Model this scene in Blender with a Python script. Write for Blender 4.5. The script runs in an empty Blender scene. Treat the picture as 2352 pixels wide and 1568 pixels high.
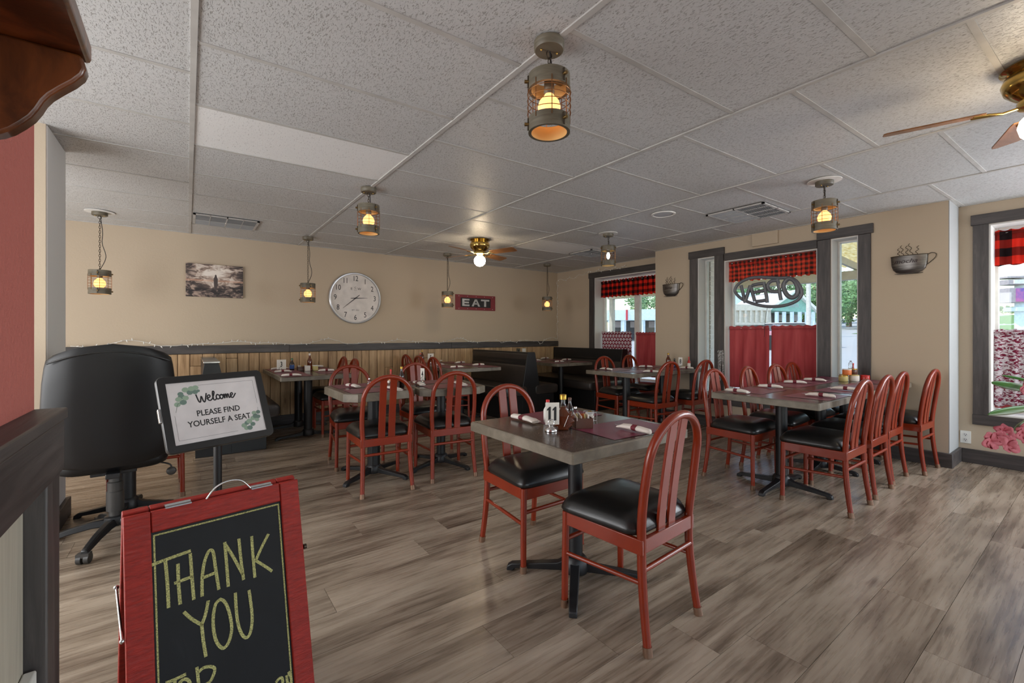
import bpy, bmesh, math, random
from mathutils import Vector, Matrix
random.seed(11)
PI = math.pi
scene = bpy.context.scene
COL = scene.collection

# ------------------------------------------------------------------ camera
F_PX, YAW, CX, CY, CAM_H = 1017.0, 0.6324, 1176.0, 766.5, 1.208     # photo taken as 2352 x 1568
cam_d = bpy.data.cameras.new('camera'); cam = bpy.data.objects.new('camera', cam_d); COL.objects.link(cam)
cam_d.sensor_width = 36.0; cam_d.sensor_fit = 'HORIZONTAL'
cam_d.lens = F_PX / 2352.0 * 36.0
cam_d.shift_y = -(784.0 - CY) / 2352.0
cam_d.clip_start = 0.03; cam_d.clip_end = 400
cam.location = (0, 0, CAM_H); cam.rotation_euler = (PI / 2, 0, -YAW)
scene.camera = cam

# ------------------------------------------------------------------ sky, sun, added fill lights, exposure
world = bpy.data.worlds.new('sky'); scene.world = world; world.use_nodes = True
wn = world.node_tree; wn.nodes.clear()
sky = wn.nodes.new('ShaderNodeTexSky'); sky.sky_type = 'NISHITA'; sky.sun_disc = False
sky.sun_elevation = math.radians(52); sky.sun_rotation = math.radians(255); sky.air_density = 1.3; sky.dust_density = 0.4; sky.ozone_density = 2.0
wb = wn.nodes.new('ShaderNodeBackground'); wb.inputs['Strength'].default_value = 0.40
wo = wn.nodes.new('ShaderNodeOutputWorld')
wn.links.new(sky.outputs[0], wb.inputs[0]); wn.links.new(wb.outputs[0], wo.inputs[0])
sun_d = bpy.data.lights.new('sun', 'SUN'); sun_d.energy = 3.6; sun_d.angle = 0.01; sun_d.color = (1, .95, .86)
sun = bpy.data.objects.new('sun', sun_d); COL.objects.link(sun)
sun.rotation_euler = Vector((0.62, -0.30, -1.05)).to_track_quat('-Z', 'Y').to_euler()
def area_light(name, loc, target, sx, sy, watts, color):
    d = bpy.data.lights.new(name, 'AREA'); d.shape = 'RECTANGLE'; d.size = sx; d.size_y = sy; d.energy = watts; d.color = color
    o = bpy.data.objects.new(name, d); COL.objects.link(o); o.location = loc
    o.rotation_euler = (Vector(target) - Vector(loc)).to_track_quat('-Z', 'Y').to_euler(); return o
area_light('front_fill', (1.6, -2.6, 1.25), (2.2, 5, 2.7), 7.0, 1.9, 50, (0.96, 0.97, 1.0))  # added fill light behind the camera, no real fixture
area_light('right_fill', (5.86, -.92, 1.40), (1.2, 2.6, 1.7), 1.9, 1.7, 115, (0.90, 0.95, 1.0))  # added fill light, set inside the unseen end of the window
area_light('left_fill', (-2.6, 2.45, 1.30), (5.5, 2.6, 1.9), 2.9, 1.7, 125, (0.96, 0.98, 1.0))  # added unseen fill from the left, brightens the bay wall
area_light('back_left_fill', (-2.75, 5.25, 1.0), (1.0, 5.0, 3.3), 1.9, 1.6, 60, (0.98, 0.98, 0.98))  # added unseen fill aimed up, lifts the far ceiling
scene.view_settings.view_transform = 'Standard'; scene.view_settings.look = 'None'
scene.view_settings.gamma = 1.0; scene.view_settings.use_curve_mapping = False
scene.view_settings.exposure = 0.0

# ------------------------------------------------------------------ pixel -> place helpers
FW = Vector((math.sin(YAW), math.cos(YAW), 0)); RT = Vector((math.cos(YAW), -math.sin(YAW), 0)); UP = Vector((0, 0, 1))
CAMP = Vector((0, 0, CAM_H))
def ray(x, y): return FW + RT * ((x - CX) / F_PX) - UP * ((y - CY) / F_PX)
def at_z(x, y, z): v = ray(x, y); return CAMP + v * ((z - CAM_H) / v.z)
def at_x(x, y, X): v = ray(x, y); return CAMP + v * (X / v.x)
def at_y(x, y, Y): v = ray(x, y); return CAMP + v * (Y / v.y)
def at_d(x, y, d): return CAMP + ray(x, y) * d
def at_plane(x, y, p, n): v = ray(x, y); return CAMP + v * ((Vector(p) - CAMP).dot(n) / v.dot(n))

# ------------------------------------------------------------------ mesh helpers
class MB:
    def __init__(s): s.v = []; s.f = []
    def add(s, vs, fs, M=None):
        b = len(s.v); s.v += [tuple(M @ Vector(v)) if M is not None else tuple(v) for v in vs]
        s.f += [tuple(b + i for i in f) for f in fs]; return s
    def box(s, x0, x1, y0, y1, z0, z1, M=None):
        return s.add([(x0,y0,z0),(x1,y0,z0),(x1,y1,z0),(x0,y1,z0),(x0,y0,z1),(x1,y0,z1),(x1,y1,z1),(x0,y1,z1)],
              [(0,3,2,1),(4,5,6,7),(0,1,5,4),(1,2,6,5),(2,3,7,6),(3,0,4,7)], M)
    def cyl(s, p0, p1, r0, r1=None, n=16, M=None): return s.tube([p0, p1], [r0, r0 if r1 is None else r1], n, M=M)
    def tube(s, pts, r, n=10, closed=False, M=None, sq=None):
        pts = [Vector(p) for p in pts]; m = len(pts)
        rs = r if isinstance(r, (list, tuple)) else [r] * m
        T = []
        for i in range(m):
            a = pts[(i - 1) % m] if (closed or i > 0) else pts[i]; b = pts[(i + 1) % m] if (closed or i < m - 1) else pts[i]
            T.append((b - a).normalized())
        u = T[0].cross(Vector((0, 0, 1)))
        if u.length < 1e-3: u = T[0].cross(Vector((1, 0, 0)))
        u.normalize(); vs = []; fs = []
        for i in range(m):
            u = (u - T[i] * u.dot(T[i]))
            if u.length < 1e-6: u = T[i].orthogonal()
            u.normalize(); w = T[i].cross(u)
            for k in range(n):
                a = 2 * PI * k / n; ca, sa = math.cos(a), math.sin(a)
                if sq: ca *= sq[0]; sa *= sq[1]
                vs.append(pts[i] + (u * ca + w * sa) * rs[i])
        for i in range(m if closed else m - 1):
            j = (i + 1) % m
            for k in range(n): fs.append((i*n+k, i*n+(k+1)%n, j*n+(k+1)%n, j*n+k))
        if not closed: fs.append(tuple(reversed(range(n)))); fs.append(tuple((m-1)*n + k for k in range(n)))
        return s.add(vs, fs, M)
    def lathe(s, prof, n=24, c=(0,0,0), M=None, cap=True):
        vs = []; fs = []
        for r, z in prof:
            for k in range(n):
                a = 2*PI*k/n; vs.append((c[0]+r*math.cos(a), c[1]+r*math.sin(a), c[2]+z))
        for i in range(len(prof)-1):
            for k in range(n): fs.append((i*n+k, i*n+(k+1)%n, (i+1)*n+(k+1)%n, (i+1)*n+k))
        if cap and prof[0][0] > 1e-5: fs.append(tuple(reversed(range(n))))
        if cap and prof[-1][0] > 1e-5: fs.append(tuple((len(prof)-1)*n+k for k in range(n)))
        return s.add(vs, fs, M)
    def sphere(s, c, r, n=16, m=10, M=None, sc=(1,1,1)):
        vs = []; fs = []
        for i in range(m+1):
            t = PI*i/m; rr = math.sin(t); z = -math.cos(t)
            for k in range(n):
                a = 2*PI*k/n; vs.append((c[0]+r*sc[0]*rr*math.cos(a), c[1]+r*sc[1]*rr*math.sin(a), c[2]+r*sc[2]*z))
        for i in range(m):
            for k in range(n): fs.append((i*n+k, i*n+(k+1)%n, (i+1)*n+(k+1)%n, (i+1)*n+k))
        return s.add(vs, fs, M)
    def prism(s, poly, h0, h1, M=None):          # poly in local xy, extruded along local z
        n = len(poly); vs = [(x,y,h0) for x,y in poly] + [(x,y,h1) for x,y in poly]
        fs = [tuple(reversed(range(n))), tuple(range(n, 2*n))] + [(i,(i+1)%n,n+(i+1)%n,n+i) for i in range(n)]
        return s.add(vs, fs, M)
    def rings(s, rings, cap=True, M=None):       # loft closed rings of equal count
        n = len(rings[0]); vs = [p for r in rings for p in r]; fs = []
        for i in range(len(rings)-1):
            for k in range(n): fs.append((i*n+k, i*n+(k+1)%n, (i+1)*n+(k+1)%n, (i+1)*n+k))
        if cap: fs.append(tuple(reversed(range(n)))); fs.append(tuple((len(rings)-1)*n+k for k in range(n)))
        return s.add(vs, fs, M)
    def grid(s, P, M=None, closed=False):        # P[i][j] points
        n, m = len(P), len(P[0]); vs = [p for r in P for p in r]
        fs = [(i*m+j, i*m+j+1, (i+1)*m+j+1, (i+1)*m+j) for i in range(n-1) for j in range(m-1)]
        return s.add(vs, fs, M)
    def ribbon(s, pts, w, up, t=0.0008):         # flat stroke: pts in space, up = surface normal
        pts = [Vector(p) for p in pts]; up = Vector(up).normalized(); L = []; R = []
        for i, p in enumerate(pts):
            d = (pts[min(i+1, len(pts)-1)] - pts[max(i-1, 0)]).normalized(); n = up.cross(d).normalized()
            e = d * (w*.35) * (-1 if i == 0 else 1 if i == len(pts)-1 else 0)
            L.append(p + n*w/2 + e); R.append(p - n*w/2 + e)
        m = len(pts); vs = L + R + [p + up*t for p in L] + [p + up*t for p in R]; fs = []
        for i in range(m-1):
            fs += [(2*m+i, 2*m+i+1, 3*m+i+1, 3*m+i), (i, 2*m+i, 2*m+i+1, i+1), (m+i, m+i+1, 3*m+i+1, 3*m+i)]
            fs[-3] = tuple(reversed(fs[-3]))
        return s.add(vs, fs)
    def mesh(s, name, smooth=None):
        me = bpy.data.meshes.new(name); me.from_pydata(s.v, [], s.f)
        bm = bmesh.new(); bm.from_mesh(me); bmesh.ops.recalc_face_normals(bm, faces=bm.faces); bm.to_mesh(me); bm.free()
        if smooth is not None:
            me.shade_smooth()
            if smooth < 179: me.set_sharp_from_angle(angle=math.radians(smooth))
        return me
    def build(s, name, mat, parent=None, smooth=None, bevel=0, loc=None, seg=2):
        o = bpy.data.objects.new(name, s.mesh(name, smooth)); COL.objects.link(o); o.data.materials.append(mat)
        if parent is not None: o.parent = parent
        if loc is not None: o.location = loc
        if bevel:
            b = o.modifiers.new('bevel', 'BEVEL'); b.width = bevel; b.segments = seg; b.limit_method = 'ANGLE'; b.angle_limit = math.radians(40)
            if smooth is None: o.data.shade_smooth(); o.data.set_sharp_from_angle(angle=math.radians(35))
        return o
def spline(pts, k=6, closed=False):
    pts = [Vector(p) for p in pts]; n = len(pts); out = []
    g = (lambda i: pts[i % n]) if closed else (lambda i: pts[max(0, min(n-1, i))])
    for i in range(n if closed else n-1):
        a, b, c, d = g(i-1), g(i), g(i+1), g(i+2)
        for j in range(k):
            t = j/k; out.append(0.5*((2*b) + (c-a)*t + (2*a-5*b+4*c-d)*t*t + (-a+3*b-3*c+d)*t**3))
    if not closed: out.append(pts[-1])
    return out
def tag(o, label=None, cat=None, group=None, kind=None):
    if label: o['label'] = label
    if cat: o['category'] = cat
    if group: o['group'] = group
    if kind: o['kind'] = kind
    return o
def empty(name, loc=(0,0,0), rz=0, label=None, cat=None, group=None, kind=None):
    o = bpy.data.objects.new(name, None); COL.objects.link(o); o.location = loc; o.rotation_euler = (0, 0, rz)
    o.empty_display_size = .1
    return tag(o, label, cat, group, kind)
def copy_tree(o, parent=None):
    c = o.copy(); COL.objects.link(c); c.parent = parent
    for ch in o.children: copy_tree(ch, c)
    return c
def inst(name, me, parent, M=None, loc=None):
    o = bpy.data.objects.new(name, me); COL.objects.link(o); o.parent = parent
    if loc is not None: o.location = loc
    if M is not None: o.matrix_local = M
    return o
def text_mb(txt, size, align='CENTER', sx=1.0, shear=0.0, offset=0.0, depth=0.0006):
    cu = bpy.data.curves.new('t', 'FONT'); cu.body = txt; cu.size = size; cu.align_x = align; cu.align_y = 'CENTER'
    cu.shear = shear; cu.offset = offset; cu.extrude = depth; cu.resolution_u = 3
    o = bpy.data.objects.new('t', cu); COL.objects.link(o); bpy.context.view_layer.update()
    me = bpy.data.meshes.new_from_object(o.evaluated_get(bpy.context.evaluated_depsgraph_get()))
    mb = MB(); mb.v = [(v.co.x*sx, v.co.y, v.co.z) for v in me.vertices]; mb.f = [tuple(p.vertices) for p in me.polygons]
    bpy.data.objects.remove(o); bpy.data.curves.remove(cu); bpy.data.meshes.remove(me); return mb
def basis(o, x, y, z=None):
    x = Vector(x).normalized(); y = Vector(y); y = (y - x*y.dot(x)).normalized(); z = x.cross(y)
    return Matrix(((x.x, y.x, z.x, o[0]), (x.y, y.y, z.y, o[1]), (x.z, y.z, z.z, o[2]), (0,0,0,1)))
def RZ(a): return Matrix.Rotation(a, 4, 'Z')
def TR(x, y, z): return Matrix.Translation((x, y, z))

# ------------------------------------------------------------------ materials
def lin(c): return c/12.92 if c <= .04045 else ((c+.055)/1.055)**2.4
def S(r, g, b): return (lin(r/255), lin(g/255), lin(b/255), 1)
class NT:
    def __init__(s, name):
        s.m = bpy.data.materials.new(name); s.m.use_nodes = True; s.t = s.m.node_tree
        s.b = s.t.nodes['Principled BSDF']; s.out = s.t.nodes['Material Output']
    def n(s, typ, **kw):
        nd = s.t.nodes.new('ShaderNode' + typ)
        for k, v in kw.items(): setattr(nd, k, v)
        return nd
    def l(s, a, b): s.t.links.new(a, b)
    def val(s, sock, v):
        if hasattr(v, 'is_linked') or isinstance(v, bpy.types.NodeSocket): s.l(v, sock)
        else: sock.default_value = v
    def coord(s, scale=(1,1,1), kind='Object', rot=(0,0,0), rand=0.0):
        tc = s.n('TexCoord'); mp = s.n('Mapping'); mp.inputs['Scale'].default_value = scale; mp.inputs['Rotation'].default_value = rot
        s.l(tc.outputs[kind], mp.inputs[0])
        if rand:
            oi = s.n('ObjectInfo'); mu = s.n('Math', operation='MULTIPLY'); s.l(oi.outputs['Random'], mu.inputs[0]); mu.inputs[1].default_value = rand
            s.l(mu.outputs[0], mp.inputs['Location'])
        return mp.outputs[0]
    def noise(s, vec, scale, detail=3, rough=.5, dist=0):
        nd = s.n('TexNoise'); s.l(vec, nd.inputs['Vector']); nd.inputs['Scale'].default_value = scale
        nd.inputs['Detail'].default_value = detail; nd.inputs['Roughness'].default_value = rough; nd.inputs['Distortion'].default_value = dist
        return nd.outputs[0]
    def ramp(s, fac, stops):
        r = s.n('ValToRGB'); s.l(fac, r.inputs[0]); e = r.color_ramp.elements
        while len(e) < len(stops): e.new(.5)
        for el, (p, c) in zip(e, stops): el.position = p; el.color = c if isinstance(c, (tuple, list)) else (c, c, c, 1)
        return r.outputs[0]
    def mix(s, fac, a, b, mode='MIX'):
        m = s.n('Mix', data_type='RGBA', blend_type=mode); s.val(m.inputs[0], fac); s.val(m.inputs[6], a); s.val(m.inputs[7], b); return m.outputs[2]
    def math(s, op, a, b=0.0, c=0.0):
        m = s.n('Math', operation=op); s.val(m.inputs[0], a); s.val(m.inputs[1], b); s.val(m.inputs[2], c); return m.outputs[0]
    def sep(s, vec): x = s.n('SeparateXYZ'); s.l(vec, x.inputs[0]); return x.outputs
    def bump(s, h, strength=.2, dist=.01):
        b = s.n('Bump'); b.inputs['Strength'].default_value = strength; b.inputs['Distance'].default_value = dist; s.l(h, b.inputs['Height']); s.l(b.outputs[0], s.b.inputs['Normal'])
    def set(s, color=None, rough=None, metal=None, spec=None, coat=None, trans=None, emit=None, estr=None, sheen=None, alpha=None):
        i = s.b.inputs
        for k, v in (('Base Color', color), ('Roughness', rough), ('Metallic', metal), ('Specular IOR Level', spec), ('Coat Weight', coat),
                     ('Transmission Weight', trans), ('Emission Color', emit), ('Emission Strength', estr), ('Sheen Weight', sheen), ('Alpha', alpha)):
            if v is not None: s.val(i[k], v)
        return s.m
def plain(name, color, rough=.5, metal=0, **kw):
    t = NT(name); v = t.coord((1,1,1), rand=7.0); n = t.noise(v, 9, 3)
    hi = tuple(min(1, c*1.10) for c in color[:3]) + (1,); lo = tuple(c*.90 for c in color[:3]) + (1,)
    return t.set(color=t.ramp(n, [(.3, lo), (.7, hi)]), rough=rough, metal=metal, **kw)
def m_wall(name, col, rough=.85, bs=.12, sc=60):
    t = NT(name); v = t.coord(); n = t.noise(v, sc, 4, .6); n2 = t.noise(v, 1.3, 2)
    c = t.mix(t.math('MULTIPLY', n2, .22), col, tuple(x*.80 for x in col[:3]) + (1,)); t.bump(n, bs, .01); return t.set(color=c, rough=rough)
def m_wood(name, cols, scale=(1, 14, 14), rough=.5, knots=0, rand=31.0, bs=.12, coat=0, nscale=2.4, kind='Object'):
    t = NT(name); v = t.coord(scale, kind=kind, rand=rand)
    n = t.noise(v, nscale, 6, .62, .6); n2 = t.noise(v, nscale*.35, 3, .5)
    f = t.math('ADD', t.math('MULTIPLY', n, .65), t.math('MULTIPLY', n2, .35))
    c = t.ramp(f, [(.28, cols[0]), (.45, cols[1]), (.58, cols[2]), (.75, cols[-1])])
    oi = t.n('ObjectInfo'); hv = t.n('HueSaturation'); t.l(c, hv.inputs['Color'])
    t.l(t.math('ADD', t.math('MULTIPLY', oi.outputs['Random'], .22), .89), hv.inputs['Value']); c = hv.outputs[0]
    if knots:
        tc = t.n('TexCoord'); mp = t.n('Mapping'); mp.inputs['Scale'].default_value = tuple(max(1, x*.28) for x in scale); t.l(tc.outputs[kind], mp.inputs[0])
        mu = t.math('MULTIPLY', oi.outputs['Random'], 57.0); t.l(mu, mp.inputs['Location'])
        vo = t.n('TexVoronoi'); t.l(mp.outputs[0], vo.inputs['Vector']); vo.inputs['Scale'].default_value = knots
        k = t.ramp(vo.outputs['Distance'], [(.05, 1), (.13, 0)]); c = t.mix(t.math('MULTIPLY', k, .75), c, cols[0])
    t.bump(n, bs, .004); return t.set(color=c, rough=rough, coat=coat)

MAT = {}
MAT['wall'] = m_wall('cream_wall_paint', S(190, 173, 151))
MAT['wall_white'] = m_wall('pale_grey_wall_paint', S(160, 161, 161), sc=90)
MAT['wall_red'] = m_wall('red_textured_wall_paint', S(190, 108, 98), bs=.5, sc=70)
MAT['reveal'] = m_wall('white_window_reveal', S(222, 220, 216), bs=.05)
t = NT('fissured_ceiling_tile'); v = t.coord((34, 12, 20), rand=13.0); n = t.noise(v, 5.2, 3, .55, .8); v2 = t.coord((1,1,1), rand=5.0); n2 = t.noise(v2, 120, 4, .7)
pit = t.ramp(n, [(.37, 1), (.44, 0)]); hgt = t.math('SUBTRACT', t.math('MULTIPLY', n2, .30), pit)
oi = t.n('ObjectInfo'); base = t.mix(t.math('MULTIPLY', oi.outputs['Random'], .5), S(200, 200, 200), S(191, 190, 188))
t.bump(hgt, .55, .006); MAT['tile'] = t.set(color=t.mix(t.math('MULTIPLY', pit, .62), base, S(120, 114, 108)), rough=.42, spec=.5)
t = NT('new_white_ceiling_tile'); v = t.coord((34, 10, 20), rand=3.0); n = t.noise(v, 4.2, 4, .6, .9); pit = t.ramp(n, [(.34, 1), (.40, 0)])
t.bump(t.math('SUBTRACT', t.math('MULTIPLY', n, .3), pit), .35, .004); MAT['tile_new'] = t.set(color=t.mix(t.math('MULTIPLY', pit, .4), S(232, 231, 230), S(160, 156, 152)), rough=.6)
MAT['tbar'] = plain('white_grid_metal', S(184, 181, 177), .55)
# vinyl plank floor
t = NT('grey_oak_vinyl_plank'); v = t.coord((1.3, 30, 9), rand=91.0)
n = t.noise(v, 2.2, 6, .6, .25); v2 = t.coord((.62, 4.0, 3), rand=47.0); n2 = t.noise(v2, 1.9, 5, .62, .5)
f = t.math('ADD', t.math('MULTIPLY', n, .30), t.math('MULTIPLY', n2, .70))
c = t.ramp(f, [(.35, S(94, 80, 66)), (.45, S(130, 114, 98)), (.53, S(158, 142, 124)), (.68, S(182, 167, 149))])
oi = t.n('ObjectInfo'); hv = t.n('HueSaturation'); t.l(c, hv.inputs['Color']); t.l(t.math('ADD', t.math('MULTIPLY', oi.outputs['Random'], .14), .93), hv.inputs['Value'])
tc = t.n('TexCoord'); mp = t.n('Mapping'); mp.inputs['Scale'].default_value = (1.6, 4.5, 1); t.l(tc.outputs['Object'], mp.inputs[0]); t.l(t.math('MULTIPLY', oi.outputs['Random'], 77.0), mp.inputs['Location'])
vo = t.n('TexVoronoi'); vo.inputs['Scale'].default_value = 1.25; t.l(mp.outputs[0], vo.inputs['Vector'])
dist = t.math('ADD', vo.outputs['Distance'], t.math('MULTIPLY', t.math('SUBTRACT', n, .5), .25))
k = t.ramp(dist, [(.03, 1), (.16, 0)]); c = t.mix(t.math('MULTIPLY', k, .6), hv.outputs[0], S(70, 58, 50))
t.bump(n, .10, .003); MAT['floor'] = t.set(color=c, rough=t.math('ADD', t.math('MULTIPLY', n, .16), .20), spec=.5)
MAT['trim'] = m_wood('charcoal_stained_board', [S(40, 37, 37), S(62, 57, 56), S(78, 72, 70), S(100, 94, 91)], (14, 14, 1.2), .5, rand=23, bs=.3)
MAT['trim_h'] = m_wood('charcoal_stained_rail', [S(40, 37, 37), S(60, 55, 54), S(76, 70, 68), S(98, 92, 89)], (1.2, 14, 14), .5, rand=23, bs=.3)
MAT['trim_y'] = m_wood('charcoal_stained_rail_y', [S(40, 37, 37), S(60, 55, 54), S(76, 70, 68), S(98, 92, 89)], (14, 1.2, 14), .5, rand=23, bs=.3)
MAT['pine'] = m_wood('knotty_pine_board', [S(120, 88, 58), S(168, 134, 96), S(192, 158, 118), S(208, 178, 140)], (12, 12, 1.0), .55, knots=2.2, rand=61)
MAT['panel_pale'] = m_wood('whitewashed_panelling', [S(150, 142, 126), S(182, 174, 158), S(196, 188, 172), S(206, 200, 186)], (16, 16, .9), .5, rand=11)
MAT['shelf'] = m_wood('dark_walnut_stain', [S(30, 16, 9), S(76, 40, 18), S(122, 66, 30), S(164, 98, 50)], (5, 9, 5), .28, rand=17, coat=.3)
MAT['red'] = plain('red_lacquered_wood', S(128, 39, 11), .30, coat=.2)
MAT['ferrule'] = plain('worn_foot_cap', S(134, 104, 84), .4, metal=.5)
t = NT('black_vinyl'); v = t.coord(rand=9.0); n = t.noise(v, 5, 3); nf = t.noise(v, 160, 3); t.bump(t.math('ADD', n, t.math('MULTIPLY', nf, .12)), .18, .01)
MAT['vinyl'] = t.set(color=S(24, 23, 23), rough=.30, spec=.5)
t = NT('black_vinyl_wrinkled'); v = t.coord((1.2, 1, 1), rand=9.0); n = t.noise(v, 2.2, 2, .5, .4); t.bump(n, .22, .03); MAT['vinyl2'] = t.set(color=S(20, 19, 20), rough=.42, spec=.35)
t = NT('brown_granite_laminate'); v = t.coord(rand=33.0); n = t.noise(v, 9, 5, .7, .5); nf = t.noise(v, 170, 3, .7)
c = t.ramp(n, [(.3, S(34, 26, 23)), (.5, S(66, 52, 46)), (.68, S(92, 76, 66))]); c = t.mix(t.ramp(nf, [(.56, 0.), (.66, .55)]), c, S(150, 136, 124))
MAT['ttop'] = t.set(color=c, rough=.21, spec=.5)
MAT['tedge'] = m_wood('grey_brown_table_edge', [S(84, 75, 64), S(110, 101, 88), S(128, 119, 105), S(144, 135, 122)], (4, 4, 4), .42, rand=15)
MAT['booth'] = plain('black_booth_vinyl', S(54, 48, 45), .36, coat=.15); MAT['seam'] = plain('dark_seam', S(58, 40, 26), .8); MAT['louvre'] = plain('grey_louvre', S(150, 150, 150), .5)
MAT['iron'] = plain('black_cast_iron', S(26, 26, 28), .42)
MAT['black'] = plain('black_plastic', S(30, 30, 31), .36)
MAT['darkgrey'] = plain('dark_grey_plastic', S(58, 56, 54), .42)
MAT['maroon'] = plain('maroon_paper', S(122, 50, 72), .36)
MAT['band'] = plain('maroon_paper_band', S(112, 30, 44), .55)
MAT['napkin'] = plain('white_paper_napkin', S(226, 216, 206), .8)
MAT['steel'] = plain('polished_steel', S(205, 205, 205), .2, metal=1)
MAT['chrome'] = plain('chrome', S(220, 220, 222), .08, metal=1)
MAT['paper'] = plain('white_card', S(224, 218, 208), .6)
MAT['paperw'] = plain('white_paper_print', S(212, 206, 206), .45)
MAT['ink'] = plain('black_ink', S(30, 28, 30), .6)
MAT['white'] = plain('white_paint', S(222, 220, 216), .5)
MAT['plastic_white'] = plain('white_plastic', S(228, 226, 220), .35)
MAT['lampwood'] = m_wood('grey_driftwood_metal', [S(66, 60, 49), S(92, 85, 70), S(108, 100, 85), S(122, 114, 99)], (3, 3, 22), .5, rand=9)
MAT['lampin'] = plain('pale_gold_lining', S(206, 172, 112), .5)
MAT['wire'] = plain('dark_bronze_wire', S(70, 60, 48), .4, metal=.6)
MAT['brasswire'] = plain('copper_wire', S(150, 106, 66), .3, metal=.8)
MAT['brass'] = plain('polished_brass', S(190, 160, 92), .16, metal=1)
MAT['blade'] = m_wood('oak_fan_blade', [S(86, 52, 30), S(120, 78, 44), S(142, 96, 58), S(156, 110, 70)], (2, 12, 12), .35, rand=9)
def emis(name, col, st):
    t = NT(name); v = t.coord(); n = t.noise(v, 3, 1); e = t.mix(t.math('MULTIPLY', n, .15), col, (1, .9, .7, 1)); t.set(color=col, emit=e, estr=st, rough=.4); return t.m
MAT['bulb'] = emis('warm_bulb', (1.0, .38, .09, 1), 2.4)
MAT['bulb_clear'] = emis('clear_bulb', (1.0, .93, .78, 1), 4.0)
MAT['globe'] = emis('frosted_fan_globe', (1.0, .80, .54, 1), 42.0)
def glassy(name, tint, rough=.02, mixf=.10):
    t = NT(name); v = t.coord(); n = t.noise(v, 2, 1); tr = t.n('BsdfTransparent'); gl = t.n('BsdfGlossy'); gl.inputs['Roughness'].default_value = rough
    tr.inputs[0].default_value = tint; lw = t.n('LayerWeight'); lw.inputs[0].default_value = .25
    mx = t.n('MixShader'); t.l(t.math('ADD', t.math('MULTIPLY', lw.outputs['Fresnel'], .6), t.math('MULTIPLY', n, mixf*.4)), mx.inputs[0]); t.l(tr.outputs[0], mx.inputs[1]); t.l(gl.outputs[0], mx.inputs[2]); t.l(mx.outputs[0], t.out.inputs[0]); return t.m
MAT['pane'] = glassy('window_glass', (.95, .97, .97, 1))
MAT['jar'] = glassy('clear_glass', (.88, .90, .90, 1), .03, .3)
MAT['syrup'] = plain('amber_syrup', S(122, 56, 18), .06, trans=.55, coat=.5)
MAT['dark_sauce'] = plain('dark_sauce_glass', S(34, 20, 16), .08, coat=.6)
MAT['ketchup'] = plain('red_sauce', S(178, 34, 24), .3)
MAT['redcap'] = plain('red_cap', S(200, 32, 30), .4)
MAT['goldcap'] = plain('gold_cap', S(176, 140, 56), .3, metal=.7)
MAT['yellow'] = plain('yellow_packet', S(196, 178, 116), .6)
MAT['blue'] = plain('blue_label', S(58, 92, 160), .5)
MAT['orange'] = plain('orange_label', S(206, 110, 52), .5)
MAT['green'] = plain('green_cap', S(46, 104, 62), .5)
MAT['caddy'] = plain('brown_caddy', S(84, 44, 28), .35)
MAT['signred'] = plain('barn_red_paint', S(130, 44, 48), .55)
t = NT('red_painted_wood'); v = t.coord((4, 4, 22)); n = t.noise(v, 6, 5, .7, .4); t.bump(n, .5, .006); MAT['chalkred'] = t.set(color=t.ramp(n, [(.3, S(126, 26, 18)), (.7, S(170, 42, 30))]), rough=.42, spec=.35)
t = NT('chalkboard'); v = t.coord((1, 2.4, 1)); n = t.noise(v, 3.0, 5, .65, 1.2); MAT['board'] = t.set(color=t.ramp(n, [(.35, S(15, 15, 17)), (.6, S(22, 22, 25)), (.78, S(40, 40, 43))]), rough=.6, spec=.3)
t = NT('yellow_chalk'); v = t.coord(); n = t.noise(v, 420, 2, .6); MAT['chalk'] = t.set(color=t.ramp(n, [(.36, S(112, 110, 70)), (.62, S(206, 202, 132))]), rough=.9)
MAT['clockface'] = plain('white_clock_face', S(214, 206, 200), .45)
MAT['clockrim'] = plain('silver_rim', S(176, 176, 178), .28, metal=.4)
MAT['letter'] = plain('galvanised_letter', S(196, 194, 192), .4)
MAT['signblack'] = plain('weathered_black', S(44, 42, 42), .7)
t = NT('brushed_dark_metal'); v = t.coord((2, 2, 30)); n = t.noise(v, 3, 5, .7); t.bump(n, .1, .002); MAT['cup'] = t.set(color=t.ramp(n, [(.3, S(74, 70, 68)), (.7, S(120, 116, 112))]), rough=.34, metal=.75)
def cloth(name, build, transl=.35):
    t = NT(name); col = build(t); tr = t.n('BsdfTranslucent'); t.val(tr.inputs[0], col); t.set(color=col, rough=.9, spec=.1)
    mx = t.n('MixShader'); mx.inputs[0].default_value = transl; t.l(t.b.outputs[0], mx.inputs[1]); t.l(tr.outputs[0], mx.inputs[2]); t.l(mx.outputs[0], t.out.inputs[0]); return t.m
def plaid(freq, cs=(S(244, 92, 74), S(176, 72, 64), S(72, 58, 60))):
    def f(t):
        o = t.sep(t.coord()); a = t.math('GREATER_THAN', t.math('FRACT', t.math('MULTIPLY', o[1], freq)), .5); b = t.math('GREATER_THAN', t.math('FRACT', t.math('MULTIPLY', o[2], freq)), .5)
        s = t.math('MULTIPLY', t.math('ADD', a, b), .5); return t.ramp(s, [(0, cs[0]), (.5, cs[1]), (1, cs[2])])
    return f
MAT['plaid'] = cloth('red_black_buffalo_check', plaid(10), .82); MAT['plaid3'] = cloth('red_black_wide_check', plaid(6.5), .82)
MAT['plaid2'] = cloth('red_black_small_check', plaid(19, (S(255, 142, 116), S(222, 122, 106), S(134, 112, 104))), .85)  # red and black paled to pastel, backlight put into the colour
def redc(t): n = t.noise(t.coord((1, 3, .4)), 4, 3); return t.ramp(n, [(.3, S(186, 78, 82)), (.7, S(212, 104, 106))])
MAT['redcloth'] = cloth('plain_red_cloth', redc, .30)
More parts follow.
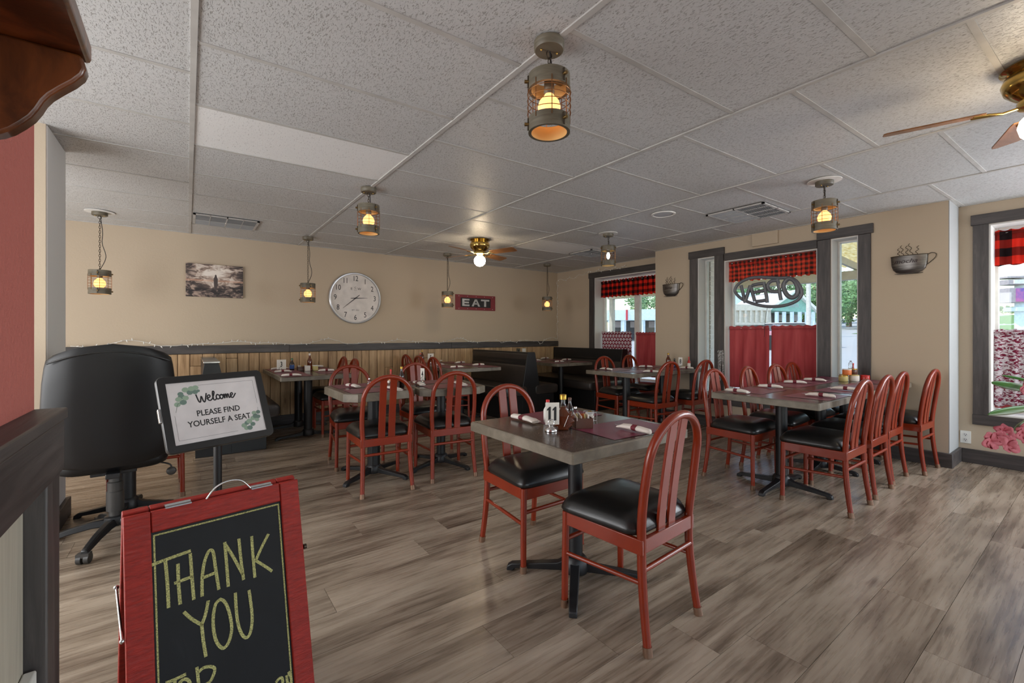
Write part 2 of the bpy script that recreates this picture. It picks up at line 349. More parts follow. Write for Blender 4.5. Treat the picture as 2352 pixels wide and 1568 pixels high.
def lace(t):
    v = t.coord((1, 15, 17)); o = t.sep(v)
    row = t.math('FLOOR', o[2]); x = t.math('ADD', o[1], t.math('MULTIPLY', t.math('MODULO', row, 2.0), .5))
    fx = t.math('SUBTRACT', t.math('FRACT', x), .5); fz = t.math('FRACT', o[2]); r = t.math('SQRT', t.math('ADD', t.math('MULTIPLY', fx, fx), t.math('MULTIPLY', t.math('MULTIPLY', fz, fz), .35)))
    w = t.math('SINE', t.math('MULTIPLY', r, 12.5)); n = t.noise(v, 3, 2); k = t.math('GREATER_THAN', t.math('ADD', w, t.math('MULTIPLY', n, .7)), .25)
    return t.mix(k, S(150, 38, 58), S(226, 208, 212))
MAT['lace'] = cloth('lace_over_red_cloth', lace, .35)
def lace2(t):
    v = t.coord((1, 17, 32)); n = t.noise(v, 1.6, 4, .7, .8); return t.mix(t.ramp(n, [(.47, 0.), (.52, 1.)]), S(128, 42, 66), S(222, 214, 218))
MAT['lace2'] = cloth('white_lace_over_burgundy', lace2, .35)
MAT['lacew'] = cloth('white_lace', lambda t: t.ramp(t.noise(t.coord((1, 40, 40)), 1.2, 3), [(.4, S(150, 146, 142)), (.6, S(226, 224, 222))]), .4)
MAT['leaf'] = plain('glossy_green_leaf', S(72, 132, 56), .30, coat=.3)
MAT['stem'] = plain('pale_green_stem', S(132, 150, 112), .5)
t = NT('pink_petal'); v = t.coord((1,1,1)); n = t.noise(v, 22, 3); MAT['petal'] = t.set(color=t.ramp(n, [(.3, S(178, 72, 86)), (.7, S(216, 122, 134))]), rough=.6)
MAT['foliage'] = plain('tree_leaves', S(96, 134, 80), .6)
MAT['foliage2'] = plain('tree_leaves_pale', S(128, 158, 108), .6)
MAT['bark'] = plain('bark', S(98, 84, 70), .9)
MAT['asphalt'] = m_wall('pale_concrete_road', S(176, 172, 166), sc=6)  # plain concrete colour, mottled by noise
MAT['grass'] = plain('grass', S(110, 142, 70), .9)
MAT['brick'] = plain('pale_grey_brick', S(218, 212, 206), .8)
MAT['mortar'] = plain('mortar', S(236, 232, 228), .9)
MAT['seafoam'] = plain('seafoam_siding', S(136, 182, 168), .6)
MAT['roofgrey'] = plain('grey_roof', S(170, 160, 160), .7)
MAT['glassdark'] = plain('dark_shop_glass', S(70, 72, 78), .15)
MAT['trailer'] = plain('beige_trailer', S(196, 192, 176), .6)
MAT['whitepanel'] = plain('white_fascia', S(214, 228, 232), .5)
MAT['stripe'] = plain('red_stripe', S(196, 56, 66), .5)
MAT['carpaint'] = plain('pale_red_car', S(206, 150, 160), .25, coat=.6)
MAT['beam'] = plain('painted_beam', S(196, 192, 182), .7)
MAT['fibre'] = cloth('yellow_fibreglass_sheet', lambda t: t.ramp(t.noise(t.coord((3, 9, 3)), 3, 4), [(.3, S(196, 164, 84)), (.7, S(238, 222, 170))]), .6)
def led(t): return None
t = NT('led_screen'); v = t.coord(); n = t.noise(v, 1.6, 3); c = t.ramp(n, [(.35, S(120, 110, 220)), (.55, S(214, 130, 214)), (.7, S(236, 160, 190))]); MAT['led'] = t.set(color=S(20,20,20), emit=c, estr=.9)
MAT['latte'] = plain('dark_red_brown_ink', S(40, 22, 22), .5)
# ================================================================== STRUCTURE
H = 2.415
YB, XR, XB = 6.572, 5.935, 5.542            # back wall, window wall, projecting window bay
BY0, BY1 = 0.895, 4.000                      # bay along y
X0, Y0 = -3.0, -3.0                          # far limits behind the camera
# ---- floor with separate planks
floor = tag(MB().box(X0-.2, XR+.3, Y0-.2, YB+.3, -.10, -.006).build('floor', MAT['floor']), kind='structure')
PW, PL = .2235, 1.52
joints = {0: .985, -1: 2.83, -2: 1.62, -3: 1.81, -4: 2.66, -5: .75, 1: 1.55, 2: 1.25, 3: .523, 4: 1.07, 5: 1.30, 6: .85}
plank_me = MB().box(.0008, PL-.0008, .0008, PW-.0008, -.006, 0).mesh('plank'); plank_me.materials.append(MAT['floor'])
def seen(x, y, z=0):
    d = Vector((x, y, z)) - CAMP; t = d.dot(FW)
    if t < .35: return False
    px = CX + F_PX*d.dot(RT)/t; py = CY - F_PX*d.z/t
    return -150 < px < 2500 and py < 1900
for k in range(-9, 24):
    ys = 1.329 + PW*k
    if ys > YB: break
    jo = joints.get(k, random.uniform(0, PL)); xs = jo - math.ceil((jo - X0)/PL)*PL
    while xs < XR:
        a, b = max(xs, X0), min(xs+PL, XR)
        if any(seen(a + (b-a)*f, ys + g*PW) for f in (0, .25, .5, .75, 1) for g in (0, 1)):
            y1 = min(ys+PW, YB)
            if a == xs and b == xs+PL and y1 == ys+PW: inst('plank', plank_me, floor, loc=(xs, ys, 0))
            else: MB().box(.0008, b-a-.0008, .0008, y1-ys-.0008, -.006, 0).build('plank', MAT['floor'], floor, loc=(a, ys, 0))
        xs += PL
# ---- ceiling grid
ceiling = tag(MB().box(X0-.2, XR+.3, Y0-.2, YB+.3, H+.05, H+.15).build('ceiling', MAT['wall_white']), kind='structure')
GX, GY, SK = 1.1994, .619, .034
bars = [.0212 + GX*i for i in range(-3, 5)]
phase = {-3: .31, -2: .22, -1: .10, 0: .392, 1: .045, 2: .334, 3: .004, 4: .275}
tile_me = MB().add([(.012, .012-SK*-.5*0, .006), (GX-.012, .012-SK*GX, .006), (GX-.012, GY-.012-SK*GX, .006), (.012, GY-.012, .006)], [(0,3,2,1)])
tile_cache = {}
def tile(x0, x1, y0, y1, new=False):
    # sheared tile lying in the grid, clipped to the room
    xm = x0
    pts = [(x0+.012, y0+.012), (x1-.012, y0+.012-SK*(x1-x0)), (x1-.012, y1-.012-SK*(x1-x0)), (x0+.012, y1-.012)]
    pts = [(x, max(Y0, min(YB-.001, y))) for x, y in pts]
    if pts[2][1]-pts[1][1] < .02 and pts[3][1]-pts[0][1] < .02: return
    key = tuple(round(c, 4) for p in pts for c in (p[0]-x0, p[1]-y0)) + (new,)
    if key not in tile_cache:
        vs = [(x-x0, y-y0, .0030) for x, y in pts] + [(x-x0, y-y0, .022) for x, y in pts]
        me = MB().add(vs, [(0,3,2,1),(4,5,6,7),(0,1,5,4),(1,2,6,5),(2,3,7,6),(3,0,4,7)]).mesh('ceiling_tile'); me.materials.append(MAT['tile_new' if new else 'tile']); tile_cache[key] = me
    inst('ceiling_tile', tile_cache[key], ceiling, loc=(x0, y0, H))
cols = [(X0, bars[1], -3)] + [(bars[i], bars[i+1], i-3) for i in range(1, 7)] + [(bars[7], XR, 4)]
for a, b, ci in cols:
    ph = phase[ci]; k0 = math.floor((Y0 - ph)/GY)
    for k in range(k0, 14):
        y = ph + GY*k
        if y > YB + .05: break
        new = (ci == 0 and abs(y - (1.63+GY*2)) < .05) or (ci == 3 and abs(y-4.34) < .2)
        tile(a, b, y, y+GY, new)
        if Y0 < y < YB:
            mb = MB(); p = [(a+.011, y-.0118), (b-.011, y-.0118-SK*(b-a)), (b-.011, y+.0118-SK*(b-a)), (a+.011, y+.0118)]
            p = [(px, max(Y0, min(YB-.001, py))) for px, py in p]
            mb.prism(p, H-.0002, H+.006); mb.build('cross_tee', MAT['tbar'], ceiling)
for x in bars[1:]: MB().box(x-.012, x+.012, Y0, YB-.001, H-.004, H+.008).build('main_tee', MAT['tbar'], ceiling)
mb = MB(); mb.box(X0, XR, YB-.022, YB-.001, H-.002, H+.004).build('wall_angle', MAT['tbar'], ceiling)
MB().box(XR-.02, XR-.001, BY1, YB, H-.002, H+.004).build('wall_angle', MAT['tbar'], ceiling)
MB().box(XR-.02, XR-.001, Y0, BY0, H-.002, H+.004).build('wall_angle', MAT['tbar'], ceiling)
MB().box(XB-.02, XB-.001, BY0, BY1, H-.002, H+.004).build('wall_angle', MAT['tbar'], ceiling)
MB().box(XB-.02, XR-.001, BY0-.02, BY0-.001, H-.002, H+.004).build('wall_angle', MAT['tbar'], ceiling)
# ---- back wall, wainscot boards, chair rail, base
wall_back = tag(MB().box(X0-.2, XR+.3, YB, YB+.2, -.1, H+.05).build('wall_back', MAT['wall']), kind='structure')
MB().box(-1.3, XR-.002, YB-.005, YB-.0005, .12, .966).build('seam_backing', MAT['seam'], wall_back)
x = -1.30; i = 0
while x < XR - .01:
    w = random.uniform(.112, .127); x1 = min(x+w, XR-.001); cuts = [.12, .965]
    if random.random() < .30: cuts.insert(1, random.choice([.82, .70, .55, .9, .35]))
    for a, b in zip(cuts, cuts[1:]):
        MB().box(.0024, x1-x-.0024, -.016, -.0055, a+.0015, b-.0015).build('board', MAT['pine'], wall_back, bevel=.004, loc=(x, YB, 0))
    x = x1
for a, b in ((-1.3, 1.1), (1.1, 3.55), (3.55, XR-.002)):
    MB().box(0.001, b-a-.001, -.032, 0, .968, 1.068).build('chair_rail', MAT['trim_h'], wall_back, bevel=.003, loc=(a, YB, 0))
for a, b in ((-1.3, 2.2), (2.2, XR-.002)):
    MB().box(0.001, b-a-.001, -.024, 0, 0, .13).build('skirting_board', MAT['trim_h'], wall_back, bevel=.003, loc=(a, YB, 0))
# ---- window wall (right): wall segments round the openings
def wall_x(name, x0, x1, ya, yb, openings, mat):   # wall slab in the y-z plane with rectangular openings (y0,y1,z0,z1)
    mb = MB(); ops = sorted(openings); y = ya
    for o in ops:
        mb.box(x0, x1, y, o[0], -.1, H+.05); mb.box(x0, x1, o[0], o[1], -.1, o[2]); mb.box(x0, x1, o[0], o[1], o[3], H+.05); y = o[1]
    mb.box(x0, x1, y, yb, -.1, H+.05); return tag(mb.build(name, mat), kind='structure')
LW = (4.16, 5.575, .42, 2.212); RW = (-1.9, .69, .462, 2.215)
B1 = (3.09, 3.33, .40, 2.22); B2 = (1.925, 2.965, .40, 2.138); B3 = (1.56, 1.80, .40, 2.218)
wall_right = wall_x('wall_right', XR, XR+.30, BY1-.3, YB, [LW], MAT['wall'])
wall_right2 = wall_x('wall_right', XR, XR+.30, Y0, BY0+.3, [RW], MAT['wall'])
bay = wall_x('wall_right_bay', XB, XB+.215, BY0, BY1, [B1, B2, B3], MAT['wall'])
tag(MB().box(XB+.215, XR, BY1-.2, BY1, -.1, H+.05).build('wall_right_return', MAT['wall']), kind='structure')
tag(MB().box(XB+.001, XR, BY0-.006, BY0-.0005, -.1, H+.05).box(XB+.216, XR, BY0, BY0+.2, -.1, H+.05).build('wall_right_return', MAT['wall_white']), kind='structure')
wall_front = tag(MB().box(X0-.2, -1.9, Y0-.2, Y0, -.1, H+.05).box(-1.9, 5.1, Y0-.2, Y0, -.1, .45).box(-1.9, 5.1, Y0-.2, Y0, 2.3, H+.05).box(5.1, XR+.3, Y0-.2, Y0, -.1, H+.05).build('wall_front', MAT['wall']), kind='structure')
tag(MB().box(X0-.2, X0, Y0, YB, -.1, H+.05).build('wall_left', MAT['wall']), kind='structure')
def board_y(name, root, x, ya, yb, za, zb, th=.022, mat='trim_y'):   # flat board on a wall facing -x
    return MB().box(-th, 0, 0, yb-ya, 0, zb-za).build(name, MAT[mat], root, bevel=.0025, loc=(x, ya, za))
def pane_set(root, x, op, mullions=(), fw=.035, frame='plastic_white', bottom=0):
    y0, y1, z0, z1 = op; fr = MB()
    fr.box(x-.03, x+.03, y0, y0+fw, z0, z1); fr.box(x-.03, x+.03, y1-fw, y1, z0, z1); fr.box(x-.03, x+.03, y0+fw, y1-fw, z0, z0+fw); fr.box(x-.03, x+.03, y0+fw, y1-fw, z1-fw, z1)
    ys = [y0+fw]
    for m in mullions: fr.box(x-.035, x+.035, m-.05, m+.05, z0+fw, z1-fw); ys += [m-.05, m+.05]
    ys.append(y1-fw); fr.build('sash', MAT[frame], root, bevel=.003)
    for a, b in zip(ys[0::2], ys[1::2]): MB().box(x-.003, x+.003, a, b, z0+fw, z1-fw).build('pane', MAT['pane'], root)
def reveal(root, xa, xb, op):
    y0, y1, z0, z1 = op; t = .012
    MB().box(xa, xb, y0, y0+t, z0, z1).build('jamb', MAT['reveal'], root); MB().box(xa, xb, y1-t, y1, z0, z1).build('jamb', MAT['reveal'], root)
    MB().box(xa, xb, y0+t, y1-t, z1-t, z1).build('head_lining', MAT['reveal'], root); MB().box(xa-.0, xb, y0+t, y1-t, z0, z0+t).build('sill', MAT['reveal'], root)
w1 = empty('window_1', (0,0,0), kind='structure')     # left window, partly behind the bay
board_y('header_board', w1, XR, 4.03, 5.70, 2.215, 2.312, .03); board_y('side_board', w1, XR, 5.572, 5.688, .42, 2.215, mat='trim'); board_y('side_board', w1, XR, 4.05, 4.16, .42, 2.215, mat='trim'); board_y('bottom_board', w1, XR, 4.05, 5.69, .33, .42)
reveal(w1, XR, XR+.235, LW); pane_set(w1, XR+.262, LW, (4.82,))
w2 = empty('window_2', (0,0,0), kind='structure')     # three lights of the bay
board_y('side_board', w2, XB, 3.33, 3.44, .40, 2.245, mat='trim'); board_y('side_board', w2, XB, 2.968, 3.088, .40, 2.245, mat='trim'); board_y('side_board', w2, XB, 1.803, 1.922, .40, 2.218, mat='trim'); board_y('side_board', w2, XB, 1.455, 1.558, .40, 2.218, mat='trim')
board_y('header_board', w2, XB, 2.957, 3.452, 2.222, 2.318, .03); board_y('header_board', w2, XB, 1.925, 2.955, 2.140, 2.232, .026); board_y('header_board', w2, XB, 1.435, 1.925, 2.220, 2.316, .03); board_y('bottom_board', w2, XB, 1.45, 3.45, .30, .40)
for op in (B1, B2, B3): reveal(w2, XB, XB+.175, op); pane_set(w2, XB+.195, op, fw=.028)
w3 = empty('window_3', (0,0,0), kind='structure')     # right window running out of the picture
board_y('header_board', w3, XR, -2.0, .805, 2.217, 2.312, .03); board_y('side_board', w3, XR, .69, .792, .46, 2.217, mat='trim'); board_y('bottom_board', w3, XR, -2.0, .795, .365, .46)
reveal(w3, XR, XR+.235, RW); pane_set(w3, XR+.262, RW, (-.6,))
w4 = empty('window_4', (0,0,0), kind='structure')
pf = MB(); pf.box(-1.9, 5.1, Y0-.12, Y0-.06, .45, .5); pf.box(-1.9, 5.1, Y0-.12, Y0-.06, 2.25, 2.3)
for xx in (-1.9, .4, 2.75, 5.05): pf.box(xx, xx+.05, Y0-.12, Y0-.06, .5, 2.25)
pf.build('sash', MAT['plastic_white'], w4)
for a, b in ((-1.85, .4), (.45, 2.75), (2.8, 5.05)): MB().box(a, b, Y0-.092, Y0-.088, .5, 2.25).build('pane', MAT['pane'], w4)
# baseboards of the window wall and bay
def base(name, bx): tag(bx.build(name, MAT['trim_y'], bevel=.003), kind='structure')
base('baseboard_right', MB().box(XR-.022, XR, BY1, YB-.03, 0, .13)); base('baseboard_right', MB().box(XR-.022, XR, Y0, BY0-.03, 0, .13))
base('baseboard_bay', MB().box(XB-.022, XB, BY0-.028, BY1, 0, .13)); base('baseboard_bay', MB().box(XB, XR, BY0-.03, BY0-.006, 0, .13))
# small painted box above the bay window header
tag(MB().box(XB-.03, XB, 2.32, 2.61, 2.262, H-.002).build('trim_1', MAT['wall'], bevel=.004), kind='structure')
# ---- pillar stub behind the office chair
pil = tag(MB().box(-1.25, -.66, 3.65, 4.13, 0, H+.05).build('wall_pillar', MAT['wall']), kind='structure')
MB().box(-.66, -.654, 3.66, 4.13, .0, H).build('face_panel', MAT['reveal'], pil)
MB().box(-.654, -.63, 3.62, 4.15, 0, .12).build('skirting_board', MAT['trim_y'], pil, bevel=.003)
MB().box(-1.25, -.655, 3.626, 3.65, 0, .12).build('skirting_board', MAT['trim_h'], pil, bevel=.003)
# ---- near partition at the left: red above, pale panelling below, charcoal cap
part = tag(MB().box(-.34, -.2255, -1.6, 1.178, 1.05, H+.04).build('wall_partition', MAT['wall_red'], bevel=.012), kind='structure')
MB().box(-.36, -.182, -1.6, 1.172, 1.050, 1.070).build('cap_board', MAT['trim_y'], part, bevel=.003)
MB().box(-.35, -.186, -1.6, 1.166, .955, 1.049).build('apron_board', MAT['trim_y'], part, bevel=.003)
MB().box(-.345, -.192, 1.075, 1.163, 0, .954).build('end_post', MAT['trim'], part, bevel=.003)
for k in range(6):
    y1 = 1.074 - .36*k; MB().box(0, .012, .0015, .3585, 0, .954).build('panel', MAT['panel_pale'], part, bevel=.002, loc=(-.232, y1-.36, 0))
MB().box(-.34, -.2325, -1.6, 1.07, 0, 1.05).build('core', MAT['panel_pale'], part)
# ================================================================== FURNITURE
# ---- red arch-back chair: origin on the floor under the seat, facing +y
def make_chair():
    root = empty('dining_chair')
    # cushion
    rings = []
    for s, z in ((.94, .425), (1.0, .428), (1.03, .438), (1.015, .452), (.955, .474), (.87, .492), (.74, .503), (.45, .510), (.15, .512)):
        r = []
        for k in range(36):
            a = 2*PI*k/36; ca, sa = math.cos(a), math.sin(a); e = .27
            x = abs(ca)**e*math.copysign(1, ca); y = abs(sa)**e*math.copysign(1, sa); w = .212 + .014*y
            r.append((x*w*s, .030 + y*.196*s, z))
        rings.append(r)
    MB().rings(rings).build('seat', MAT['vinyl'], root, smooth=60)
    # seat frame
    mb = MB(); mb.box(-.190, .190, .188, .208, .365, .424); mb.box(-.172, .172, -.190, -.170, .368, .424)
    for sx in (-1, 1): mb.add([(sx*.176, -.19, .365), (sx*.196, -.19, .365), (sx*.208, .205, .365), (sx*.188, .205, .365), (sx*.176, -.19, .424), (sx*.196, -.19, .424), (sx*.208, .205, .424), (sx*.188, .205, .424)], [(0,3,2,1),(4,5,6,7),(0,1,5,4),(1,2,6,5),(2,3,7,6),(3,0,4,7)])
    mb.build('seat_frame', MAT['red'], root, bevel=.003)
    # rear tube path: foot -> seat -> arch
    def yb(z): return -.175 - .038*max(0, (.36-z)/.36)**1.6 - .066*max(0, (z-.42)/.485)**1.35
    def xw(z): return .178 + .014*max(0, (.36-z)/.36)**1.6 + (.010*math.sin(PI*min(1, max(0, (z-.42)/.34))) if z > .42 else 0)
    arch = []
    zs = [.37, .42, .48, .54, .60, .66, .70]
    left = [(-xw(z), yb(z), z) for z in zs]; n = 18
    for k in range(1, n):
        a = PI*k/n; z = .70 + .187*math.sin(a)**.92; arch.append((-.184*math.cos(a), yb(z), z))
    pts = left + arch + [(-x, y, z) for x, y, z in reversed(left)]
    MB().tube(pts, .0175, 10).build('back_frame', MAT['red'], root, smooth=60)
    for sx in (-1, 1):
        zs2 = [.0, .03, .10, .18, .26, .32, .372]
        lg = MB().tube([(sx*xw(z), yb(z), z) for z in zs2], [.0150, .0155, .0160, .0168, .0172, .0175, .0175], 10).build('leg', MAT['red'], root, smooth=60)
        MB().tube([(sx*xw(0), yb(0), .0), (sx*xw(.034), yb(.034), .034)], .0185, 12).build('foot_cap', MAT['ferrule'], lg, smooth=40)
        lg = MB().tube([(sx*.205, .200, 0), (sx*.203, .198, .2), (sx*.199, .196, .424)], [.0145, .0158, .0165], 10).build('leg', MAT['red'], root, smooth=60)
        MB().tube([(sx*.205, .200, 0), (sx*.205, .200, .034)], .018, 12).build('foot_cap', MAT['ferrule'], lg, smooth=40)
        MB().tube([(sx*.201, .19, .240), (sx*.183, yb(.255)+.01, .255)], .0095, 8).build('stretcher', MAT['red'], root, smooth=60)
        # back slat
        P = []; zz = [.40 + .485*i/10 for i in range(11)]
        front = [[(sx*.012 + sx*w*.052, yb(z)+.004 + .006, z) for w in (0, 1)] for z in zz]; back = [[(sx*.012 + sx*w*.052, yb(z)+.004 - .006, z) for w in (0, 1)] for z in zz]
        mb = MB(); rg = [[f[0], f[1], b[1], b[0]] for f, b in zip(front, back)]; mb.rings(rg).build('slat', MAT['red'], root, bevel=.002)
    MB().tube([(-.186, -.183, .305), (.186, -.183, .305)], .0105, 8).build('stretcher', MAT['red'], root, smooth=60)
    MB().tube([(-.200, .197, .300), (.200, .197, .300)], .0105, 8).build('stretcher', MAT['red'], root, smooth=60)
    return root
chair0 = make_chair(); chair_used = []
def chair(x, y, deg, label, group=None):
    o = chair0 if not chair_used else copy_tree(chair0); chair_used.append(o)
    o.location = (x, y, 0); o.rotation_euler = (0, 0, math.radians(deg)); tag(o, label, 'chair', group)
    if not group and 'group' in o: del o['group']
    return o
G1 = 'red arch-back dining chairs'
chair(1.568, 1.262, 4, 'red arch-back chair pulled out from the table with number 11 card', G1)
chair(1.575, 1.972, 180, 'red arch-back chair facing the pulled-out one across the number 11 table', G1)
chair(1.235, 3.455, -4, 'red arch-back chair with its back to the chalkboard, at the clipped-corner table', G1)
chair(1.810, 3.450, -7, 'red arch-back chair at the clipped-corner table half next to the booth, back to open floor', G1)
chair(1.275, 4.240, 176, 'red arch-back chair on the wall side of the clipped-corner table, under the clock', G1)
chair(1.965, 4.200, 180, 'red arch-back chair on the wall side of the clipped-corner table, behind the dark sauce bottle', G1)
chair(1.475, 5.690, 90, 'red arch-back chair tucked under number 3 table, end away from the wall', G1)
chair(1.475, 6.190, 90, 'red arch-back chair tucked under number 3 table, next to the pine wall', G1)
for yy, w in ((5.405, 'farthest from the wall'), (5.862, 'middle of three'), (6.318, 'next to the pine wall')):
    chair(2.885, yy, -90, 'red arch-back chair tucked under wall table facing black booth, ' + w, G1)
chair(4.610, 3.930, 178, 'red arch-back chair between long window table and the corner booth', G1)
chair(5.280, 4.020, 186, 'red arch-back chair in front of the lace and red cafe curtains', G1)
chair(4.405, 3.205, -3, 'red arch-back chair with its back to table 11, at table by latte cup', G1)
chair(4.975, 3.120, 0, 'red arch-back chair beside the bay window, at table by latte cup', G1)
chair(3.740, 1.865, 180, 'red arch-back chair at the aisle end of the long table, curtain side', G1)
chair(4.300, 1.835, 184, 'red arch-back chair second along the long table, curtain side', G1)
chair(4.840, 1.825, 178, 'red arch-back chair third along the long table, curtain side', G1)
chair(5.300, 1.850, 181, 'red arch-back chair closest to the bay window, curtain side of long table', G1)
chair(3.705, 1.240, 0, 'red arch-back chair at the aisle end of the long table, open floor side', G1)
chair(4.245, 1.250, 0, 'red arch-back chair second along the long table, open floor side', G1)
chair(4.730, 1.265, 0, 'red arch-back chair third along the long table, open floor side', G1)
chair(5.275, 1.170, -2, 'red arch-back chair against the mocha cup wall at the long table', G1)
chair(-.235, 4.310, 180, 'red chair mostly hidden behind the black office chair', G1)

# ---- tables
def pedestal(root, x, y, rot, kind='cross', r=.040, arm=.345, top=.70):
    MB().cyl((x, y, .045), (x, y, top), r, n=24).build('column', MAT['iron'], root, smooth=40)
    prof = [(.0, .088), (.05, .082), (.09, .062), (arm-.06, .040), (arm-.022, .036), (arm, .022), (arm+.004, 0), (arm-.03, 0), (arm-.04, .014), (.08, .026), (0, .026)]
    M = TR(x, y, 0) @ RZ(rot)
    b = MB(); b.lathe([(.062, .024), (.066, .04), (.060, .085), (.046, .10)], 20, (x, y, 0))
    b.build('base_hub', MAT['iron'], root, smooth=40)
    for k in range(4 if kind == 'cross' else 2):
        a = k*(PI/2 if kind == 'cross' else PI); w0, w1 = .024, .018
        mb = MB(); n = len(prof); vs = []
        for s in (-1, 1): vs += [(u, s*(w0 + (w1-w0)*u/arm), z) for u, z in prof]
        fs = [tuple(reversed(range(n))), tuple(range(n, 2*n))] + [(i, (i+1)%n, n+(i+1)%n, n+i) for i in range(n)]
        mb.add(vs, fs, M @ RZ(a)); mb.build('base_arm', MAT['iron'], root, bevel=.004)
    MB().box(-.11, .11, -.015, .015, top-.012, top, M).box(-.015, .015, -.11, .11, top-.012, top, M).build('top_bracket', MAT['iron'], root)
def table(name, x0, x1, y0, y1, label, peds, clip=0, group='laminate dining tables', zt=.752, th=.048, rz=0.0):
    root = empty(name, ((x0+x1)/2, (y0+y1)/2, 0), rz, label=label, cat='table', group=group); ox, oy = root.location.x, root.location.y
    def poly(e):
        a, b, c, d = x0-ox+e, x1-ox-e, y0-oy+e, y1-oy-e
        if not clip: k = .006; return [(a+k, c), (b-k, c), (b, c+k), (b, d-k), (b-k, d), (a+k, d), (a, d-k), (a, c+k)]
        k = clip; return [(a+k, c), (b-k, c), (b, c+k), (b, d-k), (b-k, d), (a+k, d), (a, d-k), (a, c+k)]
    P0, P1, P2 = poly(0), poly(.005), poly(.016)
    n = len(P0); e = MB(); e.rings([[(x, y, zt-th) for x, y in P1], [(x, y, zt-th+.003) for x, y in P0], [(x, y, zt-.006) for x, y in P0], [(x, y, zt-.0005) for x, y in P1], [(x, y, zt-.001) for x, y in P2]], cap=True)
    e.build('edge_band', MAT['tedge'], root, smooth=30)
    MB().prism(P2, zt-.003, zt).build('tabletop', MAT['ttop'], root)
    for px, py, rot, kind, r, *ar in peds:
        dx, dy = px-ox, py-oy; pedestal(root, dx*math.cos(rz)+dy*math.sin(rz), -dx*math.sin(rz)+dy*math.cos(rz), rot-rz, kind, r, arm=(ar[0] if ar else .345), top=zt-th)
    return root
D45 = PI/4
table('dining_table', 1.185, 1.955, 1.225, 1.985, 'small square table with the number 11 card, brown top and grey edge', [(1.57, 1.605, math.radians(44), 'cross', .036)])
table('dining_table', .950, 1.532, 3.375, 4.115, 'clipped-corner table nearer the welcome sign, brown top', [(1.29, 3.77, math.radians(31.5), 'cross', .052)], clip=.085, zt=.754, th=.066)
table('dining_table', 1.585, 2.175, 3.265, 4.005, 'clipped-corner table nearer the black booth, pushed against its twin', [(1.905, 3.72, math.radians(18), 'cross', .040)], clip=.085, th=.060, rz=math.radians(-9))
table('wall_table', .785, 1.540, 5.165, 6.525, 'wall table with number 3 card under the landscape canvas', [(1.14, 5.60, 0, 'bar', .046), (1.15, 6.22, 0, 'bar', .046)])
table('wall_table', 2.745, 3.505, 5.035, 6.525, 'wall table beside the black double booth with three chairs tucked in', [(3.10, 5.45, 0, 'bar', .044), (3.10, 6.21, 0, 'bar', .044)])
table('booth_table', 4.560, 5.320, 5.040, 6.525, 'booth table between the two black booths in the corner', [(4.89, 5.33, 0, 'bar', .040, .205), (4.89, 6.15, 0, 'bar', .040, .205)])
table('dining_table', 4.060, 4.800, 3.225, 3.965, 'table by the latte cup, half towards the open floor', [(4.40, 3.60, math.radians(20), 'cross', .046, .34)])
table('dining_table', 4.806, 5.505, 3.225, 3.965, 'table by the latte cup, half against the bay wall', [(5.15, 3.60, math.radians(-15), 'cross', .046, .33)])
table('dining_table', 3.312, 4.040, 1.140, 1.880, 'first of three joined long-table tops, at the open floor end', [(3.79, 1.565, 0, 'cross', .042)])
table('dining_table', 4.046, 4.774, 1.140, 1.880, 'middle one of three joined long-table tops', [(4.575, 1.565, 0, 'cross', .042, .275)])
table('dining_table', 4.780, 5.505, 1.140, 1.880, 'last of three joined long-table tops, against the bay wall', [(5.17, 1.565, 0, 'cross', .042, .275)])
table('dining_table', -.625, -.055, 3.66, 4.26, 'small table hidden behind the black office chair', [(-.33, 3.98, math.radians(80), 'cross', .046, .27)])

# ---- booths (run along y)
def pad(mb, prof, ya, yb, bulge=.0):   # closed profile in (x,z) extruded along y with rounded ends
    e = .03; cx = sum(p[0] for p in prof)/len(prof); cz = sum(p[1] for p in prof)/len(prof)
    def ring(y, s): return [(cx+(x-cx)*s, y, cz+(z-cz)*s) for x, z in prof]
    return mb.rings([ring(ya, .90), ring(ya+e*.35, .97), ring(ya+e, 1), ring((ya+yb)/2, 1+bulge), ring(yb-e, 1), ring(yb, .96)])
def rr(x0, x1, z0, z1, r=.03, n=5):
    out = []
    for cx, cz, a0 in ((x1-r, z1-r, 0), (x0+r, z1-r, 90), (x0+r, z0+r, 180), (x1-r, z0+r, 270)):
        for k in range(n+1): a = math.radians(a0+90*k/n); out.append((cx+r*math.cos(a), cz+r*math.sin(a)))
    return out
def shearp(p, k, z0): return [(x + k*(z-z0), z) for x, z in p]
def booth_side(root, xb, s, ya, yb, seat_x, base_x, top):
    # s = +1 seat on +x side of backrest plane xb
    def mir(p): return p if s > 0 else [(2*xb-x, z) for x, z in reversed(p)]
    lo = shearp(rr(xb-.005, xb+.085, .44, .755, .035), -.10, .44); up = shearp(rr(xb-.005, xb+.075, .757, top-.012, .035), -.10, .44)
    b = MB(); pad(b, mir(lo), ya+.022, yb, .015); b.build('lower_back_pad', MAT['booth'], root, smooth=50)
    b = MB(); pad(b, mir(up), ya+.022, yb, .02); b.build('upper_back_pad', MAT['booth'], root, smooth=50)
    sw = abs(seat_x-xb); b = MB(); pad(b, mir(rr(xb+.06, xb+sw, .325, .462, .045)), ya-.005, yb, .0); b.build('seat_pad', MAT['booth'], root, smooth=50)
    bw = abs(base_x-xb); b = MB(); x0, x1 = sorted((xb, xb + s*bw)); b.box(x0, x1, ya, yb, 0, .325); b.build('base', MAT['black'], root, bevel=.004)
